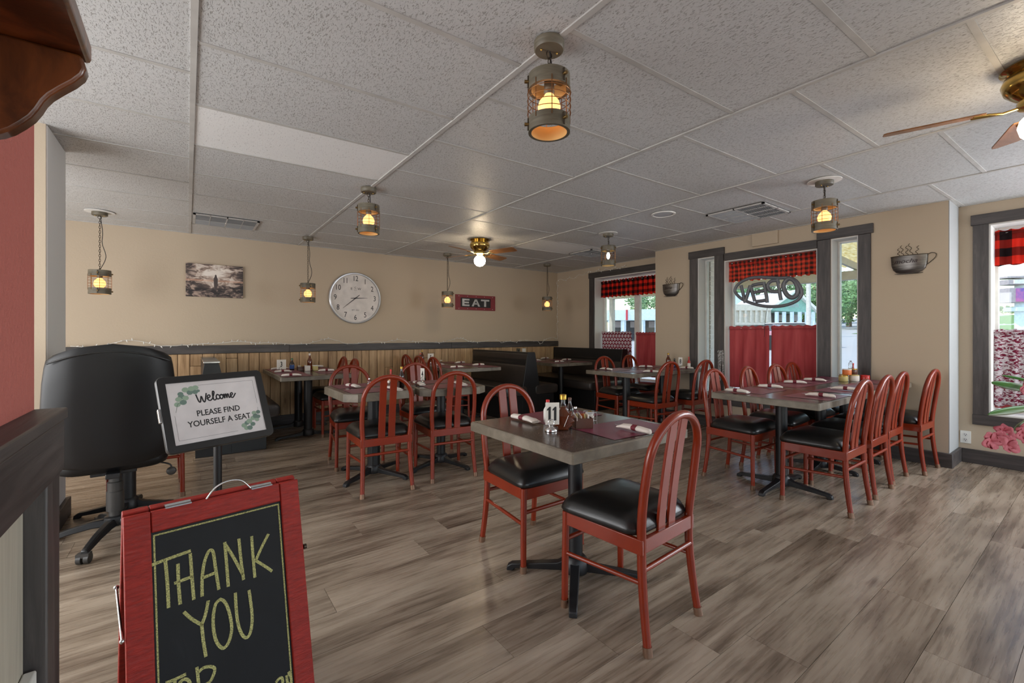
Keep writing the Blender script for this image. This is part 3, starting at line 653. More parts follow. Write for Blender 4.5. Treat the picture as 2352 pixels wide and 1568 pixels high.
def booth_end(root, x0, x1, xt0, xt1, y, top, zb=0):
    b = MB(); M = Matrix(((1,0,0,0),(0,0,1,0),(0,1,0,0),(0,0,0,1)))
    b.prism([(x0, zb), (x1, zb), (x1, .40), (xt1, top-.02), (xt1-.01, top), (xt0+.01, top), (xt0, top-.02), (x0, .40)], y-.002, y+.02, M); b.build('end_panel', MAT['black'], root, bevel=.003)
bt = empty('double_booth', (4.0, 5.76, 0), label='black vinyl double booth bench standing out from the pine wall', cat='booth', group='black vinyl booth benches')
def shift(root):
    for c in root.children: c.matrix_parent_inverse = Matrix.Translation(-root.location)
booth_side(bt, 4.0, 1, 4.985, 6.53, 4.52, 4.43, .945); booth_side(bt, 3.995, -1, 4.985, 6.53, 3.49, 3.58, .945)
booth_end(bt, 3.84, 4.16, 3.93, 4.07, 4.985, .945); MB().box(3.955, 4.045, 5.0, 6.53, .30, .94).build('core', MAT['black'], bt); shift(bt)
bt = empty('corner_booth', (5.7, 5.65, 0), label='black vinyl booth bench against the window wall in the corner', cat='booth', group='black vinyl booth benches')
booth_side(bt, 5.84, -1, 4.80, 6.53, 5.02, 5.12, .955); booth_end(bt, 5.68, 5.90, 5.77, 5.90, 4.80, .955); MB().box(5.80, 5.905, 4.82, 6.53, 0, .95).build('core', MAT['black'], bt); shift(bt)
bt = empty('wall_booth', (.25, 5.9, 0), label='black vinyl booth bench behind the welcome sign, seat towards table 3', cat='booth', group='black vinyl booth benches')
booth_side(bt, .20, 1, 5.275, 6.53, .80, .67, .925); booth_end(bt, .06, .36, .13, .255, 5.275, .925); MB().box(.13, .215, 5.29, 6.53, 0, .92).build('core', MAT['black'], bt)
MB().box(.125, .262, 5.27, 6.53, .918, .934).build('top_cap', MAT['steel'], bt, bevel=.003); shift(bt)

# ---- office chair seen from behind
oc = empty('office_chair', (-.345, 3.50, 0), math.radians(3), label='black leather swivel office chair seen from behind by the pillar', cat='chair')
rings = []; zs = [.50, .515, .56, .66, .80, .95, 1.06, 1.10, 1.125]
for z in zs:
    f = {.50: .82, .515: .90, .56: .95, 1.10: .985, 1.125: .90}.get(z, 1.0); t_ = (z-.5)/.625
    w = (.258 + .024*math.sin(PI*min(1, t_*.8+.2)))*f; r = []; yc = -.235 - .05*t_; cap = .035*max(0, (t_-.85)/.15)
    for k in range(40):
        a = 2*PI*k/40; ca, sa = math.cos(a), math.sin(a); x = abs(ca)**.35*math.copysign(1, ca)*w; y = abs(sa)**.5*math.copysign(1, sa)
        dep = .062*f*(1 - .25*(x/w)**2) if y < 0 else .085*f
        r.append((x, yc + y*dep + .055*(x/w)**2, z - .030*(x/w)**2*(1 if z > 1 else 0) + (.028*(1-(x/w)**2) if z > 1.0 else -.018*(1-(x/w)**2)*(1 if z < .52 else 0))))
    rings.append(r)
bk = MB().rings(rings).build('backrest', MAT['vinyl2'], oc, smooth=50)
seam = [(x*.246, -.345 + .055*x*x, 1.085 + .028*(1-x*x) - .03*x*x) for x in [i/10-1 for i in range(21)]]
MB().tube(seam, .0045, 6).build('piping', MAT['vinyl'], bk, smooth=60)
rings = []
for s, z in ((.86, .43), (.97, .445), (1, .47), (.98, .505), (.9, .53), (.6, .545), (.2, .548)):
    r = []
    for k in range(32):
        a = 2*PI*k/32; ca, sa = math.cos(a), math.sin(a); r.append((abs(ca)**.4*math.copysign(1, ca)*.25*s, .06 + abs(sa)**.4*math.copysign(1, sa)*.25*s, z))
    rings.append(r)
MB().rings(rings).build('seat', MAT['vinyl2'], oc, smooth=50)
MB().box(-.10, .10, -.12, .14, .405, .432).box(-.03, .03, -.24, -.10, .41, .44).build('seat_plate', MAT['black'], oc, bevel=.004)
mb = MB(); mb.lathe([(.030, .12), (.030, .17), (.041, .17), (.041, .28), (.036, .285), (.036, .335), (.030, .34), (.028, .405)], 20); mb.build('gas_lift', MAT['darkgrey'], oc, smooth=40)
lv = MB().tube(spline([(.08, -.02, .418), (.18, -.03, .425), (.25, -.05, .405), (.262, -.055, .385)], 5), .005, 8).build('lever', MAT['black'], oc, smooth=60)
MB().sphere((.262, -.058, .362), .026, 14, 8, sc=(1, .5, 1)).build('lever_knob', MAT['darkgrey'], lv, smooth=60)
MB().lathe([(.05, .085), (.056, .10), (.05, .135), (.042, .14)], 20).build('base_hub', MAT['black'], oc, smooth=40)
for k in range(5):
    a = math.radians(-108 + 72*k - 3); M = RZ(a); mb = MB()
    sec = [(.03, .128, .034, .040), (.10, .125, .030, .036), (.20, .105, .026, .030), (.28, .082, .022, .026), (.312, .070, .020, .022)]
    rg = [[(u, -w, z-h), (u, w, z-h), (u, w*.55, z), (u, -w*.55, z)] for u, z, w, h in sec]
    lg = mb.rings(rg, M=M).build('base_leg', MAT['black'], oc, bevel=.005)
    c = MB(); 
    for s in (-1, 1): c.cyl((.305, s*.006, .026), (.305, s*.026, .026), .026, n=16, M=M)
    c.cyl((.298, 0, .03), (.298, 0, .075), .009, n=10, M=M); c.box(.29, .325, -.028, .028, .036, .056, M); c.build('caster', MAT['darkgrey'], lg, smooth=35)
for s in (-1, 1):
    MB().tube(spline([(s*.27, -.16, .62), (s*.285, .02, .64), (s*.28, .14, .60), (s*.25, .12, .47), (s*.16, .06, .435)], 5), .016, 8).build('armrest', MAT['black'], oc, smooth=60)
# ================================================================== SIGNS BY THE ENTRY
# ---- A-frame chalkboard
tl = Vector((-.139, 1.56, .72)); trr = Vector((.300, 1.63, .72)); xd = (trr-tl).normalized(); nv = Vector((xd.y, -xd.x, 0)).normalized()    # nv towards viewer
lean = math.radians(13.5); dn = (nv*math.sin(lean) - UP*math.cos(lean)).normalized(); nrm = (nv*math.cos(lean) + UP*math.sin(lean)).normalized()
Wb = (trr-tl).length; Hb = .72/math.cos(lean); fwid = .058
cb = empty('chalkboard_sign', ((tl+trr)/2).xy.to_3d(), label='red framed A-frame chalkboard with THANK YOU in yellow chalk', cat='sign')
cbi = Matrix.Translation(-cb.location)
Mf = basis(tl, xd, -dn)          # local x along width, y up the slope, z = normal
assert (Mf.to_3x3() @ Vector((0,0,1))).dot(nrm) > .9
def cbb(mb, name, mat, parent=None, bevel=0, smooth=None):
    o = mb.build(name, mat, parent or cb, bevel=bevel, smooth=smooth)
    o.matrix_parent_inverse = cbi if parent is None else Matrix.Identity(4); return o
def frame_boards(M, tag_):
    for nm, a in (('stile', (0, fwid, -Hb, 0)), ('stile', (Wb-fwid, Wb, -Hb, 0)), ('top_rail', (fwid, Wb-fwid, -fwid, 0)), ('bottom_rail', (fwid, Wb-fwid, -Hb+.06, -Hb+.06+fwid))):
        cbb(MB().box(a[0]+.0005, a[1]-.0005, a[2]+.0005, a[3]-.0005, -.022, 0, M), nm, MAT['chalkred'], bevel=.003)
frame_boards(Mf, 'front')
cbb(MB().box(fwid-.005, Wb-fwid+.005, -Hb+.1, -fwid+.005, -.016, -.008, Mf), 'chalk_panel', MAT['board'])
dn2 = (-nv*math.sin(lean) - UP*math.cos(lean)).normalized(); Mb = basis(tl - nv*.026, xd, -dn2); frame_boards(Mb, 'rear')
cbb(MB().box(fwid-.005, Wb-fwid+.005, -Hb+.1, -fwid+.005, -.016, -.008, Mb), 'chalk_panel', MAT['board'])
for u in (.09, Wb-.14):
    h0 = tl + xd*u + UP*.002; cbb(MB().box(0, .06, -.028, .004, 0, .003, basis(h0 - nv*.0, xd, nv)).cyl(h0 - nv*.013, h0 - nv*.013 + xd*.06, .004, n=8), 'hinge', MAT['steel'])
hp = [tl + xd*(Wb*.42) + UP*.0, tl + xd*(Wb*.47) + UP*.028, tl + xd*(Wb*.54) + UP*.040, tl + xd*(Wb*.62) + UP*.034, tl + xd*(Wb*.68) + UP*.004]
cbb(MB().tube(spline(hp, 6), .0026, 8), 'wire_handle', MAT['steel'], smooth=60)
s0 = tl + dn*.30 - xd*.006; s1 = tl - nv*.026 + dn2*.22 - xd*.008
cbb(MB().tube([s0, s1], .003, 8).sphere(s0, .006, 8, 6).sphere(s1, .007, 8, 6), 'side_stay', MAT['steel'], smooth=60)
s0 = trr + dn*.22 + xd*.004; cbb(MB().cyl(s0 - nrm*.012, s0 - nrm*.012 + xd*.008, .008, n=12), 'stay_bolt', MAT['wire'])
pb = tl - nrm*.0075
def cpt(p, off=(0, 750), k=.52156): return at_plane(off[0]+p[0]*k, off[1]+p[1]*k, pb, nrm)
A = [[(660,1052),(745,1020),(835,988)], [(728,1030),(737,1130),(742,1233)], [(783,1048),(786,1130),(793,1218)], [(838,1002),(845,1100),(853,1197)], [(772,1128),(845,1100)],
     [(890,1183),(890,1110),(898,1045),(915,995),(930,983),(940,1000),(950,1070),(963,1153)], [(890,1107),(950,1082)],
     [(1005,1140),(998,1050),(990,952)], [(990,955),(1025,1010),(1068,1088)], [(1052,937),(1060,1020),(1072,1110)], [(1108,926),(1114,1010),(1122,1100)], [(1180,916),(1150,975),(1127,1028)], [(1127,1030),(1160,1050),(1195,1074)],
     [(812,1258),(845,1287),(888,1312)], [(916,1210),(905,1265),(888,1312)], [(888,1312),(895,1380),(906,1448)],
     [(970,1200),(948,1225),(938,1300),(950,1378),(980,1415),(1006,1390),(1020,1330),(1010,1260),(990,1212),(970,1200)],
     [(1036,1175),(1044,1285),(1062,1348),(1085,1369),(1104,1340),(1110,1270),(1097,1163)]]
def letters(A, idx, w, *k):
    for g in idx:
        b = MB()
        for i in g: b.ribbon(spline([cpt(p, *k) for p in A[i]], 5), w, nrm)
        cbb(b, 'chalk_letter', MAT['chalk'])
letters(A, ((0, 1), (2, 3, 4), (5, 6), (7, 8, 9), (10, 11, 12), (13, 14, 15), (16,), (17,)), .0080)
Bx = [[(700,1015),(800,975),(905,924)], [(790,1000),(800,1120)], [(850,1010),(890,978),(940,985),(965,1040),(940,1110),(880,1110),(850,1010)], [(1040,850),(1052,960),(1065,1120)], [(1065,890),(1120,845),(1200,835),(1240,860),(1225,930),(1180,1010),(1080,1060)], [(1080,1060),(1240,1130)],
      [(1935,1005),(1965,970),(1995,962),(2005,1020),(1960,1050)], [(2050,940),(2058,1010),(2080,1030)], [(2072,900),(2098,960),(2104,1040)]]
letters(Bx, ((0, 1), (2,), (3, 4, 5), (6,), (7,), (8,)), .0075, (240, 1360), .20408)
bd = MB(); u0, u1, v0 = fwid+.006, Wb-fwid-.006, -fwid-.008
for a, b in (((u0, v0), (u0, -Hb+.13)), ((u0, v0), (u1, v0)), ((u1, v0), (u1, -Hb+.13))):
    bd.ribbon([Mf @ Vector((a[0]+(b[0]-a[0])*i/8, a[1]+(b[1]-a[1])*i/8, -.0076)) for i in range(9)], .0042, nrm)
cbb(bd, 'chalk_border', MAT['chalk'])

# ---- welcome sign on a floor stand
wl = Vector((-.085, 2.345, .868)); wr = Vector((.310, 2.470, .868)); xw_ = (wr-wl).normalized(); nw = Vector((xw_.y, -xw_.x, 0)).normalized(); tlt = math.radians(24)
upw = (UP*math.cos(tlt) - nw*math.sin(tlt)).normalized(); nn = xw_.cross(upw); ctr = (wl+wr)/2 + UP*.002
roll = math.radians(1.0); xw2 = (xw_*math.cos(roll) + upw*math.sin(roll)); upw2 = nn.cross(xw2)
Mw = basis(ctr, xw2, upw2); WW, WH = .425, .335
ws = empty('welcome_sign', (ctr.x, ctr.y+.03, 0), label='black framed welcome sign on a floor stand asking guests to find a seat', cat='sign'); wsi = Matrix.Translation(-ws.location)
def wsb(mb, name, mat, bevel=0, smooth=None, parent=None):
    o = mb.build(name, mat, parent or ws, bevel=bevel, smooth=smooth)
    if parent is None: o.matrix_parent_inverse = wsi
    return o
def rrect(w, h, r, n=6):
    out = []
    for cx, cy, a0 in ((w/2-r, h/2-r, 0), (-w/2+r, h/2-r, 90), (-w/2+r, -h/2+r, 180), (w/2-r, -h/2+r, 270)):
        for k in range(n+1): a = math.radians(a0+90*k/n); out.append((cx+r*math.cos(a), cy+r*math.sin(a)))
    return out
o_ = rrect(WW, WH, .022); i_ = rrect(WW-.062, WH-.062, .003)
fr = MB(); fr.rings([[(x, y, -.012) for x, y in o_], [(x, y, .004) for x, y in o_], [(x*.992, y*.99, .008) for x, y in o_], [(x, y, .008) for x, y in i_], [(x, y, .002) for x, y in i_]], cap=False); fr.v = [tuple(Mw @ Vector(v)) for v in fr.v]
frm = wsb(fr, 'frame', MAT['black'], smooth=40)
wsb(MB().prism(o_, -.013, -.011, Mw), 'backing', MAT['black'])
pp = wsb(MB().box(-WW/2+.03, WW/2-.03, -WH/2+.03, WH/2-.03, .0005, .003, Mw), 'printed_sheet', MAT['paperw'])
tx = MB(); z0 = .0032
for txt, y, sz in (('PLEASE FIND', -.012, .036), ('YOURSELF A SEAT', -.056, .036)):
    m = text_mb(txt, sz, sx=.86, offset=.0006, depth=.0003); tx.add([(x, y_+y, z+z0) for x, y_, z in m.v], m.f, Mw)
wsb(tx, 'printed_lettering', MAT['ink'], parent=None)
scr = [[(-.062,.075),(-.056,.046),(-.050,.042),(-.044,.066),(-.039,.044),(-.033,.042),(-.024,.076)], [(-.024,.052),(-.012,.060),(-.014,.068),(-.021,.064),(-.021,.048),(-.013,.043),(-.004,.050)],
       [(-.004,.050),(.006,.076),(.002,.083),(-.001,.070),(.000,.046),(.006,.043),(.011,.049)], [(.022,.062),(.016,.066),(.011,.056),(.015,.045),(.024,.048)], [(.024,.048),(.026,.060),(.033,.064),(.038,.055),(.033,.045),(.027,.047),(.026,.060),(.040,.062)],
       [(.042,.064),(.043,.045),(.046,.060),(.050,.063),(.052,.046),(.055,.061),(.059,.062),(.061,.046),(.067,.050)], [(.067,.052),(.076,.060),(.074,.067),(.068,.062),(.069,.048),(.076,.045),(.088,.062)]]
w_ = MB()
for s_ in scr: w_.ribbon(spline([Mw @ Vector((x*1.05-.012, y*1.05-.004, z0)) for x, y in s_], 5), .0056, nn, .0003)
wsb(w_, 'printed_script', MAT['ink'])
MAT['euc1'] = plain('eucalyptus_print', S(140, 160, 140), .6); MAT['euc2'] = plain('eucalyptus_print_dark', S(104, 126, 116), .6)
for grp, mat in ((0, 'euc1'), (1, 'euc2')):
    l_ = MB()
    for i, (x, y, r) in enumerate([(-.150,.040,.012),(-.128,.047,.013),(-.143,.062,.012),(-.131,.072,.013),(-.117,.065,.012),(-.133,.085,.011),(-.113,.102,.013),(-.098,.088,.012),(-.090,.105,.013),(-.078,.088,.011),(-.074,.108,.012), (-.066,.092,.007),
                                   (.090,-.098,.012),(.104,-.088,.011),(.115,-.082,.013),(.128,-.098,.011),(.134,-.070,.012),(.146,-.062,.012),(.150,-.080,.010),(.158,-.066,.010),(.143,-.046,.011),(.162,-.044,.010),(.098,-.112,.011),(.112,-.113,.012)]):
        if i % 2 == grp: l_.prism([(x + r*math.cos(2*PI*k/14), y + r*.9*math.sin(2*PI*k/14)) for k in range(14)], .0031+.0002*(i%3), .0033+.0002*(i%3), Mw)
    for (a, b) in (((-.160,.005),(-.150,.040)), ((-.150,.040),(-.07,.105)), ((.090,-.105),(.16,-.05)), ((.160,-.05),(.165,-.02))):
        l_.ribbon([Mw @ Vector((a[0]+(b[0]-a[0])*i/4, a[1]+(b[1]-a[1])*i/4, .0031)) for i in range(5)], .0012, nn, .0002)
    wsb(l_, 'printed_leaves', MAT[mat])
ln = MB()
for a, b in (((-.062,.118),(.166,.118)), ((.166,.118),(.166,.0)), ((-.166,-.01),(-.166,-.118)), ((-.166,-.118),(.06,-.118))):
    ln.ribbon([Mw @ Vector((a[0]+(b[0]-a[0])*i/3, a[1]+(b[1]-a[1])*i/3, .0031)) for i in range(4)], .0009, nn, .0002)
wsb(ln, 'printed_line', MAT['darkgrey'])
wsb(MB().box(-WW/2-.008, -WW/2+.006, -.03, .03, -.012, .004, Mw), 'side_clip', MAT['steel'], bevel=.002)
pc = ctr - nn*.03; px_, py_ = ws.location.x, ws.location.y+.02
wsb(MB().cyl((px_, py_, .02), (px_, py_, .80), .017, n=18), 'pole', MAT['black'], smooth=40)
wsb(MB().lathe([(.15, .0), (.155, .006), (.15, .016), (.03, .022), (.022, .04)], 28, (px_, py_, 0)), 'base_disc', MAT['black'], smooth=40)
wsb(MB().tube([(px_, py_, .79), tuple(ctr - nn*.012)], .012, 10), 'tilt_bracket', MAT['black'], smooth=40)

# ---- shelf with scrolled bracket on the red partition
sh = empty('wall_shelf', (-.2, .5, 1.7), label='dark walnut shelf with a scrolled bracket on the red partition', cat='shelf'); shi = Matrix.Translation(-sh.location)
YS = .640
def sp(x, y): p = at_y(x, y, YS); return p.x, p.z
tip = at_y(203, 128, YS)
o = MB().box(-.2254, tip.x, -.9, YS+.022, tip.z, tip.z+.022).build('shelf_board', MAT['shelf'], sh, bevel=.004); o.matrix_parent_inverse = shi
prof = [(193,141),(197,158),(190,172),(170,187),(140,203),(115,218),(100,232),(88,250),(72,268),(50,283),(25,297),(0,305),(-40,310),(-55,310)]
pts = [sp(*p) for p in prof]; poly = [(-.2254, tip.z-.0005)] + [(tip.x-.006, tip.z-.0005)] + [p for p in pts if p[0] > -.2254] ; poly.append((-.2254, poly[-1][1]))
o = MB().prism(poly, 0, .02, Matrix(((1,0,0,0),(0,0,1,YS-.0),(0,1,0,0),(0,0,0,1)))).build('scroll_bracket', MAT['shelf'], sh, bevel=.003); o.matrix_parent_inverse = shi
# white cover box on the panelling
pbx = empty('cover_box', (-.2195, .88, .45), label='white cover box fixed low on the pale panelling of the partition', cat='box')
MB().box(0, .0165, -.186, .186, -.198, .198).build('body', MAT['plastic_white'], pbx, bevel=.003)
MB().box(.0165, .0178, -.186, .186, .168, .172).build('slot', MAT['darkgrey'], pbx)

# ================================================================== CEILING FIXTURES
MAT['knob'] = plain('aged_brass', S(120, 96, 58), .35, metal=.8)
def pendant(x, y, ztop, label, clear=False, plate=False, rot=0.0):
    # origin at the ceiling; cage from ztop (absolute) down .225
    r = empty('pendant_lamp', (x, y, H), label=label, cat='lamp', group='caged pendant lamps'); zt = ztop - H; zb = zt - .235; R = .086
    if plate: MB().lathe([(.115, -.001), (.115, -.006), (.0, -.008)], 28).build('ceiling_plate', MAT['white'], r, smooth=40)
    cn = MB().lathe([(.062, -.002), (.062, -.034), (.058, -.039), (.0, -.039)], 28).build('canopy', MAT['lampwood'], r, smooth=40)
    MB().sphere((.034, -.01, -.041), .005, 8, 6).sphere((-.034, .01, -.041), .005, 8, 6).build('canopy_screw', MAT['brass'], cn, smooth=60)
    # chain
    ch = MB(); z = -.040; ch.tube([(.014*math.cos(a), 0, z-.016+.016*math.sin(a)) for a in [2*PI*k/12 for k in range(12)]], .0026, 6, closed=True); z -= .030; k = 0
    while z > zt + .012:
        pts = []
        for q in range(10):
            a = 2*PI*q/10; u = .0065*math.cos(a); v = .0155*math.sin(a); pts.append((u, 0, z-.012+v) if k % 2 else (0, u, z-.012+v))
        ch.tube(pts, .0021, 5, closed=True); z -= .0235; k += 1
    ch.build('chain', MAT['wire'], r, smooth=60)
    L = -.04 - zt; am = .006 if L < .25 else .035
    MB().tube(spline([(.004, 0, -.04), (.010+am*.3, .003, -.04-L*.3), (.012+am*.15, 0, -.04-L*.5), (.010+am, .002, -.04-L*.75), (.004, 0, zt+.01)], 6), .0032, 6).build('cord', MAT['ink'], r, smooth=60)
    # rings
    def ring(z1, z2, name):
        o = MB().lathe([(R, z1), (R, z2), (R-.012, z2), (R-.012, z1), (R, z1)], 36, cap=False).build(name, MAT['lampwood'], r, smooth=40)
        MB().lathe([(R-.0125, z1-.001), (R-.0125, z2+.001)], 36, cap=False).build('ring_lining', MAT['lampin'], o, smooth=40); o2 = o; o2.data.materials[0] = MAT['lampwood']; return o
    t = ring(zt, zt-.060, 'top_ring'); b = ring(zb+.060, zb, 'bottom_ring')
    MB().box(-R+.012, R-.012, -.010, .010, zt-.014, zt-.006).cyl((0, 0, zt-.01), (0, 0, zt+.012), .008, n=10).build('cross_bar', MAT['lampwood'], r)
    MB().lathe([(.020, zt-.012), (.022, zt-.07), (.018, zt-.078)], 16).build('socket', MAT['lampwood'], r, smooth=40)
    bl = MB()
    if clear: bl.lathe([(.012, zt-.078), (.016, zt-.09), (.022, zt-.11), (.018, zt-.14), (.008, zt-.155), (.001, zt-.158)], 16)
    else: bl.lathe([(.016, zt-.070), (.020, zt-.082), (.040, zt-.105), (.047, zt-.128), (.044, zt-.150), (.028, zt-.170), (.001, zt-.176)], 20)
    bl.build('bulb', MAT['bulb_clear' if clear else 'bulb'], r, smooth=70)
    w = MB()
    for z in (zt-.075, zt-.102, zt-.130, zt-.158): w.tube([((R+.003)*math.cos(2*PI*k/32), (R+.003)*math.sin(2*PI*k/32), z) for k in range(32)], .0016, 5, closed=True)
    for k in range(8): a = rot + 2*PI*k/8; w.tube([((R+.001)*math.cos(a), (R+.001)*math.sin(a), zt-.04), ((R+.001)*math.cos(a), (R+.001)*math.sin(a), zb+.04)], .0018, 5)
    w.build('wire_cage', MAT['brasswire'], r, smooth=60)
    for k in range(3):
        a = rot + .35 + 2*PI*k/3; c, s = math.cos(a), math.sin(a)
        for z in (zt-.03, zb+.03):
            kn = MB().cyl((R*c, R*s, z), ((R+.017)*c, (R+.017)*s, z), .0070, n=10).build('knob', MAT['knob'], r, smooth=40); MB().cyl(((R+.001)*c, (R+.001)*s, z-.024), ((R+.001)*c, (R+.001)*s, z+.024), .0045, n=8).build('strap', MAT['wire'], kn, smooth=40)
    return r
pendant(1.205, 1.385, 2.272, 'caged pendant lamp on a short chain above the number 11 table', rot=.2)
pendant(1.21, 3.66, 2.272, 'caged pendant lamp on a short chain above the clipped-corner table', rot=.5)
pendant(1.21, 5.95, 1.836, 'caged pendant lamp on a long chain beside the wall clock', rot=.3)
pendant(-.70, 5.94, 1.836, 'caged pendant lamp on a long chain left of the landscape canvas, with white plate', plate=True, rot=.1)
pendant(3.15, 5.94, 1.842, 'caged pendant lamp on a long chain beside the EAT sign', rot=.9)
pendant(5.01, 5.81, 1.846, 'caged pendant lamp on a long chain above the corner booth table', rot=.6)
pendant(4.08, 3.61, 2.262, 'caged pendant lamp with a clear bulb near the latte cup', clear=True, plate=True, rot=.4)
pendant(4.05, 1.36, 2.255, 'caged pendant lamp on a short chain above the long table', plate=True, rot=.15)

def fan(x, y, rots, label, s=1.0):
    r = empty('ceiling_fan', (x, y, H), label=label, cat='fan', group='brass ceiling fans')
    MB().lathe([(.125, -.001), (.132, -.010), (.112, -.020), (.104, -.032), (.118, -.042), (.128, -.07), (.118, -.105), (.09, -.135), (.07, -.15), (.078, -.162), (.074, -.185), (.05, -.195), (.036, -.205), (.04, -.215), (.0, -.218)], 36).build('motor_housing', MAT['brass'], r, smooth=50)
    for a in rots:
        M = RZ(math.radians(a)); zc = -.178; Mt = M @ TR(0, 0, zc) @ Matrix.Rotation(math.radians(-13), 4, 'X')
        ir = MB().tube([(.06, 0, .0), (.12, 0, -.012), (.17, .022, -.006), (.22, .03, -.004)], .006, 8, M=Mt).tube([(.12, 0, -.012), (.17, -.022, -.006), (.22, -.03, -.004)], .006, 8, M=Mt).build('blade_iron', MAT['brass'], r, smooth=60)
        pl = [(.18, -.05), (.20, -.056), (.50, -.064), (.532, -.058), (.545, -.04), (.545, .04), (.532, .058), (.50, .064), (.20, .056), (.18, .05)]
        MB().prism(pl, -.003, .003, Mt).build('blade', MAT['blade'], r, bevel=.0015)
    MB().lathe([(.03, -.205), (.048, -.218), (.068, -.242), (.075, -.272), (.066, -.308), (.040, -.335), (.001, -.345)], 28).build('globe', MAT['globe'], r, smooth=70)
    MB().tube(spline([(.06, .0, -.15), (.078, -.002, -.2), (.08, 0, -.30)], 4), .0012, 5).sphere((.08, 0, -.306), .006, 8, 6).build('pull_chain', MAT['brass'], r, smooth=60)
    return r
fan(3.02, 4.82, [-70, 20, 110, 200], 'brass ceiling fan with a lit globe near the EAT sign')
fan(3.075, .195, [107, 17, 197, 287], 'brass ceiling fan with a lit globe above the aisle by the right-hand window')

def vent(x0, x1, y0, y1, label):
    r = empty('ceiling_vent', ((x0+x1)/2, (y0+y1)/2, H), label=label, cat='vent', group='ceiling vents'); hx, hy = (x1-x0)/2, (y1-y0)/2
    MB().box(-hx, hx, -hy, hy, -.004, -.001).build('backing', MAT['darkgrey'], r)
    f = MB()
    for a in ((-hx, -hx+.022, -hy, hy), (hx-.022, hx, -hy, hy), (-hx, hx, -hy, -hy+.022), (-hx, hx, hy-.022, hy), (-.006, .006, -hy, hy), (-hx, hx, -.006, .006), (-hx/2-.003, -hx/2+.003, -hy, hy), (hx/2-.003, hx/2+.003, -hy, hy)): f.box(a[0], a[1], a[2], a[3], -.014, -.004)
    f.build('frame', MAT['tbar'], r)
    me = MB().box(-hx+.02, hx-.02, -.006, .006, -.0012, .0012, Matrix.Rotation(math.radians(50), 4, 'X')).mesh('louvre'); me.materials.append(MAT['louvre']); n = int((2*hy-.05)/.018)
    me2 = MB().box(-hx+.02, hx-.02, -.006, .006, -.0012, .0012, Matrix.Rotation(math.radians(-50), 4, 'X')).mesh('louvre'); me2.materials.append(MAT['louvre'])
    for k in range(n): y = -hy+.03+k*.018; inst('louvre', me if y < 0 else me2, r, loc=(0, y, -.009))
    MB().sphere((0, 0, -.014), .008, 8, 6).build('knob', MAT['steel'], r, smooth=60)
vent(.045, .625, 5.43, 5.93, 'square louvred ceiling vent above the landscape canvas')
vent(4.24, 4.80, 1.90, 2.46, 'square louvred ceiling vent in front of the bay window')
vent(4.62, 5.10, 4.40, 4.86, 'square louvred ceiling vent beyond the clear-bulb pendant lamp')
sp_ = empty('ceiling_speaker', (3.865, 2.695, H), label='round white ceiling speaker between pendant lamp and vent', cat='speaker')
MB().lathe([(.118, -.001), (.115, -.008), (.098, -.010), (.096, -.006)], 36, cap=False).build('trim_ring', MAT['plastic_white'], sp_, smooth=40); MB().lathe([(.096, -.004), (.05, -.008), (.001, -.009)], 32).build('grille', plain('grey_grille', S(178, 180, 184), .6), sp_, smooth=60)

# ================================================================== WALL DECOR
def wallM(x, z, y=YB): return Matrix(((1,0,0,x),(0,0,-1,y),(0,1,0,z),(0,0,0,1)))    # local x right, y up, z out of the back wall (-y)
# clock
ck = empty('wall_clock', (1.975, YB, 1.728), label='large round white wall clock above the chair rail', cat='clock'); R = .372
Mc = Matrix(((1,0,0,0),(0,0,-1,0),(0,1,0,0),(0,0,0,1)))
MB().lathe([(R-.006, .001), (R, .012), (R, .034), (R-.010, .044), (R-.022, .042), (R-.026, .014)], 64, M=Mc, cap=False).build('rim', MAT['clockrim'], ck, smooth=40)
MB().lathe([(R-.024, .0145), (.001, .0145)], 64, M=Mc, cap=False).build('face', MAT['clockface'], ck)
for k in range(1, 13):
    a = PI/2 - 2*PI*k/12; m = text_mb(str(k), .108, sx=.78, depth=.0005); rr_ = R*.76
    MB().add([(x + rr_*math.cos(a), y + rr_*math.sin(a)*1.0, z+.0155) for x, y, z in m.v], m.f, Mc).build('numeral', MAT['ink'], ck)
for txt, x, y, s in (('E', -.055, .135, .05), ('C', 0, .15, .04), ('W', .055, .135, .05), ('& CO', 0, .118, .016), ('EST. 1913', 0, -.175, .026)):
    m = text_mb(txt, s, depth=.0004); MB().add([(a+x, b+y, c+.0155) for a, b, c in m.v], m.f, Mc).build('lettering', MAT['ink'], ck)
def hand(ang, l, t, w, z, nm):
    c, s = math.cos(ang), math.sin(ang); Mh = Mc @ Matrix(((c,-s,0,0),(s,c,0,0),(0,0,1,z),(0,0,0,1))); MB().add([(-t,-w*.6,0),(0,-w,0),(l,-w*.25,0),(l,w*.25,0),(0,w,0),(-t,w*.6,0)], [(0,1,2,3,4,5)], Mh).add([(-t,-w*.6,.001),(0,-w,.001),(l,-w*.25,.001),(l,w*.25,.001),(0,w,.001),(-t,w*.6,.001)], [(0,1,2,3,4,5)], Mh).build(nm, MAT['ink'], ck)
hand(math.radians(3), .175, .07, .006, .020, 'hour_hand'); hand(math.radians(220), .235, .075, .006, .023, 'minute_hand')
MB().lathe([(.010, .017), (.010, .026), (.001, .027)], 16, M=Mc).build('hub', MAT['ink'], ck)
